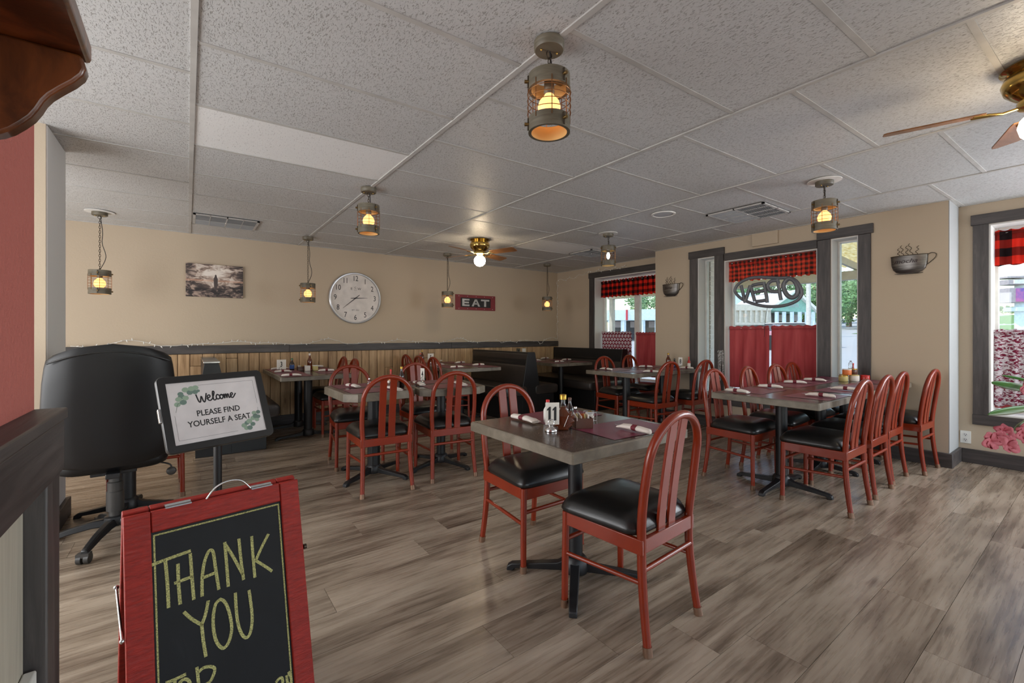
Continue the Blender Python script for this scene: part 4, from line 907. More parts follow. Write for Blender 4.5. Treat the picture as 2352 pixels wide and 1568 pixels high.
# canvas print (generic sea and sky with light)
cv = empty('canvas_print', (.275, YB, 1.857), label='dark sepia seascape canvas with a bright sky on the back wall', cat='picture')
t = NT('sepia_seascape_print'); vv = t.coord(); oo = t.sep(vv); X_, Z_ = oo[0], oo[2]
az = t.math('ABSOLUTE', t.math('SUBTRACT', Z_, .0)); n = t.noise(t.coord((6, 1, 13)), 1.5, 6, .65, .8)
rad = t.math('SQRT', t.math('ADD', t.math('MULTIPLY', X_, X_), t.math('MULTIPLY', t.math('POWER', t.math('ABSOLUTE', t.math('SUBTRACT', Z_, .085)), 2.0), 2.2)))
glow = t.ramp(rad, [(.02, .95), (.12, .40), (.34, .0)]); f = t.math('ADD', t.math('MULTIPLY', t.ramp(n, [(.42, 0.), (.60, .9)]), .62), glow)
c = t.ramp(f, [(.05, S(38, 32, 34)), (.3, S(92, 78, 74)), (.55, S(168, 146, 132)), (.95, S(232, 222, 212))])
hz = t.ramp(az, [(.004, 1.), (.016, 0.)]); c = t.mix(t.math('MULTIPLY', hz, .55), c, S(206, 158, 132)); m_cv = t.set(color=c, rough=.5)
MB().box(-.293, .293, -.030, -.0005, -.199, .199).build('canvas', m_cv, cv, bevel=.002)
fg = [(-.013,-.115),(.011,-.115),(.020,-.03),(.021,.02),(.010,.048),(.009,.062),(.0,.076),(-.010,.062),(-.011,.048),(-.022,.02),(-.020,-.04)]
MB().prism([(x+.005, z+.005) for x, z in fg], .0302, .0312, Mc).build('printed_figure', plain('figure_print', S(78, 68, 66), .6), cv)
# EAT sign
es = empty('eat_sign', (4.03, YB, 1.745), label='dark red framed EAT sign with pale letters', cat='sign')
MB().box(-.39, .39, -.012, -.0005, -.125, .125).build('backboard', MAT['signblack'], es)
fb = MB()
for a in ((-.40, .40, .080, .13), (-.40, .40, -.13, -.080), (-.40, -.305, -.080, .080), (.305, .40, -.080, .080)): fb.box(a[0], a[1], -.022, -.0006, a[2], a[3])
fb.build('frame', MAT['signred'], es, bevel=.002)
def let(polys, dx, nm):
    b = MB()
    for p in polys: b.prism([(x+dx, y) for x, y in p], .0125, .016, Mc)
    b.build(nm, MAT['letter'], es)
h = .062
let([[(-.075,-h),(-.035,-h),(-.035,h),(-.075,h)], [(-.035,h-.028),(.065,h-.028),(.065,h),(-.035,h)], [(-.035,-.014),(.055,-.014),(.055,.014),(-.035,.014)], [(-.035,-h),(.065,-h),(.065,-h+.028),(-.035,-h+.028)]], -.195, 'letter_e')
let([[(-.085,-h),(-.045,-h),(.012,h),(-.018,h)], [(.045,-h),(.085,-h),(.018,h),(-.012,h)], [(-.045,-.030),(.045,-.030),(.035,-.006),(-.035,-.006)]], .0, 'letter_a')
let([[(-.02,-h),(.02,-h),(.02,h-.028),(-.02,h-.028)], [(-.085,h-.028),(.085,h-.028),(.085,h),(-.085,h)]], .19, 'letter_t')
rv = MB()
for k in range(5):
    for z in (-.105, .105): rv.sphere((-.34+.17*k, -.022, z), .006, 8, 5)
rv.build('rivets', MAT['letter'], es, smooth=60)
# metal coffee cups on the bay wall (facing -x): local x runs towards -y (right in view), y up, z out
def cup(yc, zc, word, s, label):
    r = empty('metal_cup', (XB, yc, zc), label=label, cat='wall decor', group='flat metal coffee cups'); M = Matrix(((0,0,-1,0),(-1,0,0,0),(0,1,0,0),(0,0,0,1)))
    prof = [(.07, -.098), (.095, -.088), (.118, -.062), (.131, -.02), (.134, .03), (.136, .066)]
    P = []
    for w, z in prof:
        P.append([(w*s*math.cos(PI*k/20), z*s, .004 + (w*s*.34)*math.sin(PI*k/20)) for k in range(21)])
    body = MB().grid(P, M); body.add([(P[0][k]) for k in range(21)], [tuple(range(21))], M); body.build('cup_body', MAT['cup'], r, smooth=70)
    MB().tube([(.136*s*math.cos(PI*k/20), .066*s, .004+.047*s*math.sin(PI*k/20)) for k in range(21)], .0035*s, 6, M=M).build('rim_wire', MAT['wire'], r, smooth=60)
    MB().tube(spline([(.13*s, .058*s, .012), (.16*s, .072*s, .016), (.190*s, .058*s, .016), (.185*s, .026*s, .016), (.150*s, -.012*s, .014), (.122*s, -.036*s, .012)], 6), .0035*s, 6, M=M).build('handle', MAT['wire'], r, smooth=60)
    MB().rings([[(.100*s*math.cos(2*PI*k/24)*q, -.103*s + dz, .004+abs(.032*s*math.sin(PI*k/24))*q) for k in range(24)] for q, dz in ((.75, .004), (1, .002), (1, -.002), (.6, -.006))], M=M).build('saucer', MAT['cup'], r, smooth=50)
    for x0, hh, ln_ in ((-.075, .078, .0), (-.045, .105, -.01), (-.015, .095, .0), (.022, .115, -.02), (.05, .085, .018)):
        pts = [(s*(x0 + ln_*t_ + .009*math.sin(t_*13)), s*(.066 + hh*t_), .012) for t_ in [i/26 for i in range(27)]]
        MB().tube(pts, .0022*s, 5, M=M).build('steam_wire', MAT['wire'], r, smooth=60)
    m = text_mb(word, .056*s, shear=.35, sx=1.15, offset=.0005); zf = lambda x: .006 + (.130*s*.34)*math.sqrt(max(0, 1-(x/(.134*s))**2))
    MB().add([(x-.02*s, y+.012*s, z + zf(x-.02*s)) for x, y, z in m.v], m.f, M).build('lettering', MAT['latte'], r)
cup(1.165, 1.885, 'mocha', 1.0, 'flat metal coffee cup reading mocha, between the bay window and wall corner')
cup(3.735, 1.845, 'latte', 1.0, 'flat metal coffee cup reading latte, beside the left edge of the bay')
# wall outlet
ol = empty('wall_outlet', (XR, .842, .235), label='white duplex wall outlet below the right-hand window', cat='outlet')
MB().box(-.006, 0, -.036, .036, -.058, .058).build('cover_plate', MAT['plastic_white'], ol, bevel=.002)
for z in (-.026, .022):
    f = MB().lathe([(.017, .006), (.017, .008), (.001, .008)], 20, M=Matrix(((0,0,-1,0),(-1,0,0,0),(0,1,0,z),(0,0,0,1)))).build('socket_face', MAT['white'], ol)
    MB().box(-.0092, -.0080, -.008, -.005, z-.001, z+.009).box(-.0092, -.0080, .005, .008, z-.001, z+.009).box(-.0092, -.0080, -.003, .003, z-.012, z-.006).build('slot', MAT['ink'], f)
# low wall boxes on the pine behind the corner booth
for px0, py0, nm, lab in ((1190, 806, 'wall_outlet', 'brown outlet plate on the pine boards behind the corner booth table'), (1203, 806, 'wall_switch', 'small white box on the pine boards behind the corner booth table')):
    p = at_y(px0, py0, YB-.014); o = empty(nm, (p.x, YB-.0145, p.z), label=lab, cat='outlet')
    MB().box(-.04, .04, -.012, 0, -.05, .05).build('cover_plate', MAT['lampwood' if 'brown' in lab else 'plastic_white'], o, bevel=.002); MB().box(-.012, .012, -.016, -.012, -.02, .02).build('socket_face', MAT['ink' if 'brown' in lab else 'white'], o)
# ---- string lights: along the rail, up the corner and over the window header
sl = empty('string_lights', (2.0, YB-.03, 1.07), label='white mini string lights along the chair rail, up the corner and over the window', cat='string lights'); sli = Matrix.Translation(-sl.location)
pts = []; x = -1.0
while x < 5.86:
    u = (x*1.0) % 1.05/1.05; bumpz = .055*max(0, 1-abs(u-.5)*4.2); dip = -.045 if 4.0 < x < 5.5 and math.sin(x*7) > .2 else 0
    pts.append((x, YB-.036-.004*math.sin(x*31), 1.078 + bumpz + dip + .012*math.sin(x*9)+random.uniform(-.006, .006))); x += .05
for i in range(24): pts.append((XR-.02 + .012*math.sin(i*1.9), YB-.02, 1.10 + .05*i + random.uniform(-.01, .01)))
for i in range(16): pts.append((XR-.012, YB-.04-.052*i, 2.27 - .03*math.sin(i/15*PI) + .02*math.sin(i*1.3) + .0045*i))
for i in range(18): pts.append((XR-.036, 5.70-.052*i, 2.33 + .014*math.sin(i*1.7)))
o = MB().tube(pts, .003, 5).build('cable', MAT['plastic_white'], sl, smooth=60); o.matrix_parent_inverse = sli
bb = MB()
for i in range(0, len(pts)-1, 1):
    if random.random() < .62:
        p = Vector(pts[i]); d = Vector((random.uniform(-.6, .6), -.5, random.uniform(-1, 1))).normalized()*.032; bb.tube([p, p+d*.5, p+d], [.005, .0058, .0015], 6)
o = bb.build('mini_bulbs', MAT['plastic_white'], sl, smooth=60); o['kind'] = 'stuff'; o.matrix_parent_inverse = sli

# ================================================================== CURTAINS (hang in the window reveals, wall facing -x)
def curtain(name, x, ya, yb, za, zb, mat, label, folds=9, amp=.014, scallop=0, flare=0, group=None, cat='curtain', rod=True, header=.03, hem='redcloth'):
    r = empty(name, (x, (ya+yb)/2, zb), label=label, cat=cat, group=group); hy = (yb-ya)/2; n = folds*8; m = 10
    ph = random.uniform(0, 6); P = []
    for j in range(m+1):
        t_ = j/m; row = []
        for i in range(n+1):
            u = i/n*2-1; a = amp*(.16+.84*min(1, t_*1.6)); y = u*hy*(1+flare*t_*.05) + .004*math.sin(u*folds*5+ph)
            xx = a*math.sin(u*folds*PI + ph + .6*math.sin(u*3+ph)) + .35*a*math.sin(u*folds*2.3*PI+1.3*ph)
            z = -t_*(zb-za) + (scallop*math.sin(u*folds*PI) if j == m else 0) + (.008*math.sin(u*folds*2.1*PI) if j == 0 else 0); row.append((xx, y, z))
        P.append(row)
    c = MB().grid(P).build('cloth', MAT[mat], r, smooth=180); sm = c.modifiers.new('thick', 'SOLIDIFY'); sm.thickness = .0016
    hd = MB().grid([[(p[0]*1.6-.0105, p[1], dz + (.006*math.sin(i*1.1) if dz > 0 else 0)) for i, p in enumerate(P[0])] for dz in (.012, -header)]).build('rod_pocket', MAT[mat], r, smooth=180); sm = hd.modifiers.new('thick', 'SOLIDIFY'); sm.thickness = .0016
    if rod: MB().cyl((-0.004, -hy-.008, -.012), (-0.004, hy+.008, -.012), .0032, n=10).build('rod', MAT['plastic_white'], r, smooth=40)
    return r
xb_ = XB + .085; xr_ = XR + .17
curtain('valance', xb_, 1.945, 2.945, 1.868, 2.120, 'plaid2', 'small red and black check valance over the OPEN sign', 13, .016, .006, cat='valance', group='red and black check valances', header=.06)
curtain('cafe_curtain', xb_, 2.455, 2.945, .53, 1.292, 'redcloth', 'plain red cafe curtain in the bay, towards the latte cup', 4, .017, group='plain red cafe curtains')
curtain('cafe_curtain', xb_, 1.945, 2.430, .53, 1.292, 'redcloth', 'plain red cafe curtain in the bay, towards the mocha cup', 4, .017, group='plain red cafe curtains')
curtain('valance', xr_, 4.19, 5.56, 1.865, 2.150, 'plaid', 'large red and black check valance in the window behind the corner booth', 15, .018, .008, cat='valance', group='red and black check valances')
curtain('cafe_curtain', xr_, 4.885, 5.545, .50, 1.235, 'lace', 'lace patterned cafe curtain behind the corner booth', 6, .006, .006, rod=True)
curtain('cafe_curtain', xr_, 4.19, 4.79, .50, 1.222, 'redcloth', 'plain red cafe curtain next to the lace patterned one', 7, .014, group='plain red cafe curtains')
curtain('valance', xr_, -1.85, .672, 1.842, 2.155, 'plaid3', 'large red and black check valance at the right-hand window', 24, .018, .008, cat='valance', group='red and black check valances')
curtain('lace_curtain', xr_-.02, -1.85, .672, .545, 1.238, 'lace2', 'white lace over burgundy cafe curtain at the right-hand window', 22, .014, .012)
curtain('cafe_curtain', xr_+.03, -1.85, .672, .515, 1.220, 'redcloth', 'red lining curtain behind the white lace', 20, .01)
curtain('lace_curtain', xb_-.11, 2.962, 3.035, .60, .985, 'lacew', 'scrap of white lace hanging on the bay window post', 2, .008, .01, rod=False)
# ---- OPEN sign (back view: reads from the street)
XO = XB + .045
op = empty('open_sign', (XO, 2.42, 1.72), label='unlit grey tube OPEN sign seen from behind in the bay window', cat='sign'); opi = Matrix.Translation(-op.location)
def opx(p): q = at_x(1670+p[0]*.10204, 600+p[1]*.10204, XO); return q
MAT['neon'] = plain('grey_tube_housing', S(104, 106, 112), .35)
def stroke(sts, name, r, closed=False):
    b = MB()
    for s_ in sts: b.tube(spline([opx(p) for p in s_], 5, closed), r, 8, closed=closed)
    o = b.build(name, MAT['neon'], op, smooth=60); o.matrix_parent_inverse = opi
stroke([[(180,650),(225,545),(350,445),(520,378),(720,355),(950,365),(1180,375),(1400,372),(1550,440),(1640,560),(1678,670),(1670,770),(1590,870),(1450,945),(1250,1000),(1000,1018),(800,1002),(600,955),(420,892),(290,815),(205,725)]], 'oval_border', .019, True)
stroke([[(1330,430),(1275,530),(1295,660),(1365,770),(1470,815),(1565,760),(1590,640),(1560,510),(1490,420),(1405,390)]], 'letter_o', .026, True)
stroke([[(1130,400),(1165,560),(1190,740),(1215,870)], [(1140,430),(1010,440),(925,510),(925,600),(1000,675),(1165,680)]], 'letter_p', .021)
stroke([[(825,470),(860,640),(890,800),(905,930)], [(835,495),(700,510),(570,540)], [(860,660),(740,675),(610,700)], [(895,870),(780,890),(650,905)]], 'letter_e', .021)
stroke([[(315,540),(360,720),(410,930)], [(410,920),(465,730),(525,540)], [(530,540),(575,720),(625,900)]], 'letter_n', .021)
o = MB().tube([opx((1205,500)) + Vector((.02,0,0)), opx((1205,600)) + Vector((.02,0,0))], .035, 8).build('transformer', MAT['beam'], op); o.matrix_parent_inverse = opi
for nm, pts_ in (('hanging_cord', ((620,380),(640,80),(700,-120))), ('hanging_cord', ((1350,320),(1150,40),(1000,-110))), ('power_cord', ((905,1030),(870,1250),(845,1480),(840,1700)))):
    o = MB().tube(spline([opx(p) for p in pts_], 4), .0022, 5).build(nm, MAT['ink'], op, smooth=60); o.matrix_parent_inverse = opi
# ================================================================== TABLE SETTINGS
ZT = .7525
def placemat_me():
    P = [[(x*.215, y*.145, .0012 + .0008*math.sin(x*5+y*3)) for x in (-1, -.5, 0, .5, 1)] for y in (-1, 0, 1)]
    b = MB().grid(P); b.grid([[(p[0], p[1], .0002) for p in r] for r in P]); me = b.mesh('placemat', 60); me.materials.append(MAT['maroon']); return me
PM = placemat_me()
def placemat(x, y, deg, label, z=ZT):
    o = bpy.data.objects.new('placemat', PM); COL.objects.link(o); o.location = (x, y, z); o.rotation_euler = (0, 0, math.radians(deg)); return tag(o, label, 'placemat', 'maroon paper placemats')
def make_napkin():
    r = empty('napkin_roll'); L = .105
    def ring(x, ry, rz, n=14, tw=0): return [(x, ry*math.cos(2*PI*k/n+tw), .004 + rz + rz*math.sin(2*PI*k/n+tw)*(1 + .12*math.sin(k*2.4))) for k in range(n)]
    MB().rings([ring(-L, .010, .007), ring(-L*.9, .019, .011), ring(-L*.3, .021, .013), ring(L*.05, .019, .013), ring(L*.35, .021, .013), ring(L*.75, .026, .011, tw=.2), ring(L, .030, .006, tw=.3)]).build('napkin', MAT['napkin'], r, smooth=70)
    MB().rings([ring(-.022, .0225, .0138), ring(.010, .0215, .0138)], cap=False).build('paper_band', MAT['band'], r, smooth=70)
    f = MB()
    f.box(L*.78, L*1.16, -.006, -.001, .014, .0155); f.box(L*.78, L*1.12, .006, .011, .0145, .016)
    for k in range(3): f.box(L*1.12, L*1.3, .0055+.0022*k, .0068+.0022*k, .0145, .0158)
    f.build('cutlery', MAT['steel'], r, bevel=.0004); return r
nap0 = make_napkin(); nap_used = []
def napkin(a, b, label, z=ZT, flip=False):
    pa, pb_ = at_z(a[0], a[1], z+.013), at_z(b[0], b[1], z+.013); m = (pa+pb_)/2; d = pb_-pa
    o = nap0 if not nap_used else copy_tree(nap0); nap_used.append(o)
    ang = math.atan2(d.y, d.x); o.location = (m.x, m.y, z+.0022); o.rotation_euler = (0, 0, ang + (PI if flip else 0)); s = max(.85, min(1.1, d.length/.23)); o.scale = (s, 1, 1)
    tag(o, label, 'napkin', 'rolled paper napkins with maroon bands'); return o
L11 = 'on the number 11 table'
placemat(1.66, 1.845, 2, 'maroon placemat on the number 11 table, beside the number card'); placemat(1.70, 1.405, -3, 'maroon placemat on the number 11 table, in front of the pulled-out chair')
napkin((1174, 955), (1234, 969), 'rolled napkin on the number 11 table, beside the number card'); napkin((1497, 994), (1422, 977), 'rolled napkin on the number 11 table, in front of the pulled-out chair')
END3 = ('at the open floor end', 'in the middle', 'at the pine wall end'); END2 = END3[::2]
for y, w in zip((5.36, 5.78, 6.20), END3): placemat(.955, y, 90, 'maroon placemat on the number 3 table, booth edge, ' + w)
for y, w in zip((5.55, 6.15), END2): placemat(1.37, y, 90, 'maroon placemat on the number 3 table, chair edge, ' + w)
for (a, b), w in zip((((621, 847.7), (663, 844.6)), ((629, 854), (670, 852)), ((644, 862.6), (693.6, 860.5))), END3[::-1]): napkin(a, b, 'rolled napkin on the number 3 table, booth edge, ' + w)
for (a, b), w in zip((((744, 841), (708.8, 842)), ((768.5, 850), (730, 851))), END2[::-1]): napkin(a, b, 'rolled napkin on the number 3 table, chair edge, ' + w)
placemat(1.22, 3.55, 0, 'maroon placemat on the clipped-corner table near the welcome sign, chalkboard side', z=.7545); placemat(1.22, 3.92, 0, 'maroon placemat on the clipped-corner table near the welcome sign, wall side', z=.7545)
placemat(1.85, 3.46, -9, 'maroon placemat on the clipped-corner table near the booth, chalkboard side'); placemat(1.91, 3.82, -9, 'maroon placemat on the clipped-corner table near the booth, wall side')
napkin((795.4, 884), (824, 888), 'rolled napkin at the clipped corner near the welcome sign', z=.755)
napkin((885, 888), (925, 897), 'rolled napkin beside the brown caddy on the clipped-corner table', z=.755)
napkin((950, 877), (973, 884), 'rolled napkin beside the dark sauce bottle', flip=False)
napkin((1044, 877.5), (1069.6, 884.5), 'rolled napkin at the clipped corner near the booth')
for y, w in zip((5.25, 5.75, 6.25), END3): placemat(3.36, y, 90, 'maroon placemat on the wall table, double booth edge, ' + w)
for y, w in zip((5.35, 5.80, 6.24), END3): placemat(2.93, y, 90, 'maroon placemat in front of the three tucked chairs, ' + w)
for (a, b), w in zip((((1034, 843), (1064, 842)), ((1004, 838), (1016, 836.5)), ((1012, 828.4), (1023, 827.2))), END3): napkin(a, b, 'rolled napkin in front of the three tucked chairs, ' + w)
for (a, b), w in zip((((1085, 837.8), (1113, 836.8)), ((1045.5, 833), (1068, 831.6))), END2): napkin(b, a, 'rolled napkin on the wall table, double booth edge, ' + w)
for y, w in zip((5.25, 5.75), END2): placemat(4.71, y, 90, 'maroon placemat on the booth table, double booth edge, ' + w); placemat(5.17, y, 90, 'maroon placemat on the booth table, corner booth edge, ' + w)
for (a, b), w in zip((((1276.5, 830.5), (1291.5, 829.7)), ((1221, 827.5), (1240, 827))), END2): napkin(a, b, 'rolled napkin on the booth table, double booth edge, ' + w)
for (a, b), w in zip((((1310, 825.6), (1292, 826)), ((1260.6, 822), (1243, 822.8))), END2): napkin(a, b, 'rolled napkin on the booth table, corner booth edge, ' + w)
for x, y, w in ((4.42, 3.42, 'open floor side, aisle end'), (4.43, 3.78, 'booth side, aisle end'), (5.12, 3.42, 'open floor side, bay end'), (5.2, 3.78, 'booth side, bay end')): placemat(x, y, 0, 'maroon placemat on the latte cup table, ' + w)
napkin((1407, 849), (1380.5, 846), 'rolled napkin on the latte cup table, booth side, aisle end'); napkin((1497, 842), (1469, 841.4), 'rolled napkin on the latte cup table, booth side, bay end')
napkin((1483.6, 852.6), (1508, 853.5), 'rolled napkin on the latte cup table, open floor side, aisle end', flip=True); napkin((1563.6, 844), (1591, 845.6), 'rolled napkin on the latte cup table, open floor side, bay end', flip=True)
ALONG = ('at the aisle end', 'second from the aisle', 'third from the aisle', 'closest to the bay wall')
for x, w in zip((3.70, 4.36, 4.82, 5.27), ALONG): placemat(x, 1.72, 0, 'maroon placemat on the long table, curtain side, ' + w)
for x, w in zip((3.72, 4.25, 4.76, 5.25), ALONG): placemat(x, 1.30, 0, 'maroon placemat on the long table, open floor side, ' + w)
for (a, b), w in zip((((1665, 895), (1721, 901)), ((1739.6, 886), (1800, 889.5)), ((1801, 876.8), (1852, 879)), ((1846, 871), (1897, 874))), ALONG): napkin(a, b, 'rolled napkin on the long table, curtain side, ' + w)
for (a, b), w in zip((((1918, 911), (1853, 905)), ((1967, 895), (1915, 891))), ALONG): napkin(a, b, 'rolled napkin on the long table, open floor side, ' + w)

# ---- bottles, number cards, caddies
def bottle(name, x, y, h, r, mats, label, cat='bottle', z=ZT, neck=.35, group=None, sq=False):
    o = empty(name, (x, y, z+.0002), label=label, cat=cat, group=group); nk = h*(1-neck)
    MB().lathe([(r*.9, 0), (r, .004), (r, nk*.82), (r*.85, nk*.93), (r*.42, nk+(h-nk)*.25), (r*.36, h*.9), (r*.36, h*.93)], 20).build('body', MAT[mats[0]], o, smooth=40)
    if mats[1]: MB().lathe([(r+.0006, nk*.18), (r+.0006, nk*.68)], 20).build('label_band', MAT[mats[1]], o, smooth=40)
    MB().lathe([(r*.44, h*.89), (r*.44, h*.985), (r*.38, h), (.0005, h)], 16).build('cap', MAT[mats[2]], o, smooth=40); return o
def number_card(x, y, num, label, deg=0, z=ZT, h=.115, w=.075):
    o = empty('number_card', (x, y, z+.0002), math.radians(deg), label=label, cat='table number')
    MB().lathe([(.030, 0), (.031, .004), (.027, .014), (.012, .022), (.006, .026)], 20).build('stand', MAT['chrome'], o, smooth=50)
    MB().tube([(.014*math.cos(2*PI*k/18), -.001, .040+.016*math.sin(2*PI*k/18)) for k in range(18)], .0022, 6, closed=True).build('ring_clip', MAT['chrome'], o, smooth=60)
    c = MB().box(-w*.40, w*.60, .003, .0045, .030, .030+h).build('card', MAT['paper'], o)
    if num == '11':
        m = MB(); u = h*.5
        for dx in (-.26, .26): m.prism([(dx*u-.11*u, -.5*u*1.25), (dx*u+.11*u, -.5*u*1.25), (dx*u+.11*u, .5*u*1.25), (dx*u-.02*u, .5*u*1.25), (dx*u-.24*u, .32*u*1.25), (dx*u-.24*u, .20*u*1.25), (dx*u-.11*u, .27*u*1.25)], 0, .0006)
    else: m = text_mb(num, h*.72, sx=.66, offset=.0016, depth=.0003)
    M = Matrix(((1,0,0,w*.10),(0,0,-1,.0027),(0,1,0,.030+h*.50),(0,0,0,1)))
    MB().add(m.v, m.f, M).build('number', MAT['ink'], c); return o
def caddy(x, y, deg, label, z=ZT, w=.085, d=.075, big=True):
    o = empty('packet_caddy', (x, y, z+.0002), math.radians(deg), label=label, cat='caddy'); b = MB(); t_ = .003; hh = .05
    b.box(-w/2, w/2, -d/2, d/2, 0, t_); b.box(-w/2, w/2, -d/2, -d/2+t_, t_, hh); b.box(-w/2, w/2, d/2-t_, d/2, t_, hh); b.box(-w/2, -w/2+t_, -d/2+t_, d/2-t_, t_, hh); b.box(w/2-t_, w/2, -d/2+t_, d/2-t_, t_, hh); b.box(-t_/2, t_/2, -d/2+t_, d/2-t_, t_, hh*.8)
    b.build('holder', MAT['caddy'], o, bevel=.001)
    for k in range(7):
        m = ('napkin', 'yellow', 'napkin', 'orange', 'yellow', 'napkin', 'white')[k]; xx = -w*.38 + w*.125*k
        MB().box(-.0025, .0025, -.026, .026, 0, .062, TR(xx, random.uniform(-.006, .006), .004) @ Matrix.Rotation(random.uniform(-.25, .25), 4, 'Y') @ Matrix.Rotation(random.uniform(-.3, .3), 4, 'X')).build('packet', MAT[m], o, bevel=.001)
    return o
number_card(1.373, 1.564, '11', 'number 11 card in a chrome ring stand', deg=-30, h=.103, w=.066)
# maple-leaf syrup bottle
p = at_z(1293, 988, ZT); sy = empty('syrup_bottle', (p.x+.012, p.y+.012, ZT+.0002), -YAW, label='leaf-shaped glass syrup bottle with a gold cap', cat='bottle'); sy.scale = (1.18, 1.18, 1.18)
lf = [(.0, -.0), (.022, .0), (.020, .008), (.036, .018), (.033, .026), (.046, .036), (.038, .044), (.047, .060), (.034, .062), (.036, .076), (.024, .072), (.013, .086), (.011, .094)]
pl = lf + [(-x, z) for x, z in reversed(lf[1:])]
Ms = Matrix(((1,0,0,0),(0,0,1,0),(0,1,0,0),(0,0,0,1)))
MB().prism(pl, -.016, .016, Ms).build('body', MAT['syrup'], sy, bevel=.006, seg=3)
b = MB()
for q in (-1, 1):
    for a in (20, 55, 90, 125, 160): b.tube([(.004*math.cos(math.radians(a)), q*.0165, .014), (.036*math.cos(math.radians(a)), q*.0165, .014+.056*math.sin(math.radians(a)))], .0018, 5)
b.build('leaf_veins', MAT['syrup'], sy, smooth=60)
MB().lathe([(.017, .086), (.013, .098), (.0095, .108), (.0095, .128)], 18).build('neck', MAT['jar'], sy, smooth=50)
MB().lathe([(.0135, .122), (.0135, .140), (.012, .142), (.0005, .142)], 18).build('cap', MAT['goldcap'], sy, smooth=40)
p = at_z(1259, 975, ZT); bottle('ketchup_bottle', 1.50, 1.735, .116, .022, ('plastic_white', None, 'redcap'), 'white squeeze bottle with a red cap behind the number 11 card')
p = at_z(1308, 972, ZT); bottle('sauce_bottle', p.x+.03, p.y+.03, .125, .022, ('dark_sauce', None, 'caddy'), 'small dark bottle behind the syrup bottle')
p = at_z(1318, 975, ZT); bottle('pepper_shaker', p.x+.03, p.y+.02, .085, .018, ('jar', None, 'chrome'), 'small glass shaker beside the packet caddy on the number 11 table', cat='shaker', neck=.2)
p = at_z(1338, 984, ZT); caddy(p.x+.02, p.y+.02, -30, 'brown caddy of sugar packets beside the syrup bottle')
p = at_z(1352, 976, ZT); jp = empty('jelly_rack', (p.x+.03, p.y+.02, ZT+.0002), math.radians(-30), label='small wire rack of jelly cups beside the packet caddy', cat='rack')
b = MB()
for sx in (-1, 1):
    for sy_ in (-1, 1): b.tube([(sx*.028, sy_*.024, 0), (sx*.028, sy_*.024, .062)], .0016, 6)
for z in (.02, .06): b.tube([(-.028,-.024,z),(.028,-.024,z),(.028,.024,z),(-.028,.024,z)], .0016, 6, closed=True)
b.build('wire_frame', MAT['steel'], jp, smooth=60)
for k in range(3): MB().lathe([(.015, .004+.019*k), (.020, .019+.019*k), (.021, .021+.019*k), (.0005, .0215+.019*k)], 16).build('jelly_cup', MAT[('plastic_white', 'napkin', 'plastic_white')[k]], jp, smooth=40)
MB().lathe([(.012, .0625), (.010, .064), (.0005, .0645)], 14).build('cup_lid', MAT['goldcap'], jp)
# clipped-corner table group
p = at_z(937, 897, .755); bottle('hot_sauce_bottle', 1.40, 3.66, .150, .019, ('ketchup', 'orange', 'redcap'), 'red hot sauce bottle on the clipped-corner tables', z=.755)
bottle('syrup_bottle', 1.47, 3.60, .175, .024, ('dark_sauce', None, 'goldcap'), 'tall dark sauce bottle with gold cap on the clipped-corner tables', z=.755)
caddy(1.37, 3.56, 8, 'brown packet caddy on the clipped-corner table', z=.755, w=.10)
bottle('pepper_shaker', 1.235, 3.72, .08, .017, ('jar', None, 'chrome'), 'glass shaker on the clipped-corner table', cat='shaker', z=.755, neck=.2)
number_card(1.735, 3.77, '4', 'number card in a chrome stand on the clipped-corner tables', deg=-75, h=.11, w=.055)
# number 3 table group
p = at_y(642, 830, 5.98); number_card(.90, 5.93, '3', 'number 3 card in a chrome stand by the pine wall', deg=-10, h=.115, w=.10)
bottle('sauce_bottle', 1.055, 6.10, .150, .028, ('dark_sauce', 'blue', 'green'), 'dark bottle with blue label on the number 3 table')
bottle('sauce_bottle', 1.265, 6.12, .205, .030, ('syrup', None, 'napkin'), 'amber syrup bottle on the number 3 table')
caddy(1.15, 5.98, 0, 'packet caddy on the number 3 table', w=.11)
for dx, m, w in ((.05, 'yellow', 'yellow'), (-.045, 'napkin', 'pale')):
    o = empty('condiment_box', (1.235+dx, 5.90+dx*.3, ZT+.0002), label=f'small {w} condiment box on the number 3 table', cat='box'); MB().box(-.03, .03, -.025, .025, 0, .055).build('body', MAT[m], o, bevel=.003); MB().box(-.031, .031, -.026, .026, .055, .064).build('lid', MAT['white'], o, bevel=.002)
# wall table by the double booth
bottle('sauce_bottle', 2.92, 6.33, .20, .030, ('syrup', None, 'goldcap'), 'amber syrup bottle on the wall table near three tucked chairs')
bottle('sauce_bottle', 2.83, 6.20, .16, .026, ('dark_sauce', 'orange', 'redcap'), 'dark sauce bottle on the wall table near three tucked chairs')
bottle('salt_shaker', 3.05, 6.15, .09, .022, ('napkin', 'yellow', 'chrome'), 'white shaker on the wall table near three tucked chairs', cat='shaker', neck=.2)
number_card(3.04, 6.30, '5', 'number card on the wall table near three tucked chairs', deg=-20, h=.12, w=.09)
# table by the latte cup
p = at_x(1558, 850, 5.40)
bottle('syrup_bottle', 5.36, 3.66, .19, .032, ('syrup', None, 'goldcap'), 'amber syrup bottle under the latte cup')
bottle('sauce_bottle', 5.34, 3.55, .12, .024, ('dark_sauce', 'blue', 'black'), 'dark bottle with blue label under the latte cup')
bottle('hot_sauce_bottle', 5.38, 3.36, .15, .02, ('ketchup', 'napkin', 'redcap'), 'hot sauce bottle with pale label under the latte cup')
number_card(5.33, 3.46, '8', 'number card in a chrome stand under the latte cup', deg=-70, h=.11, w=.05)
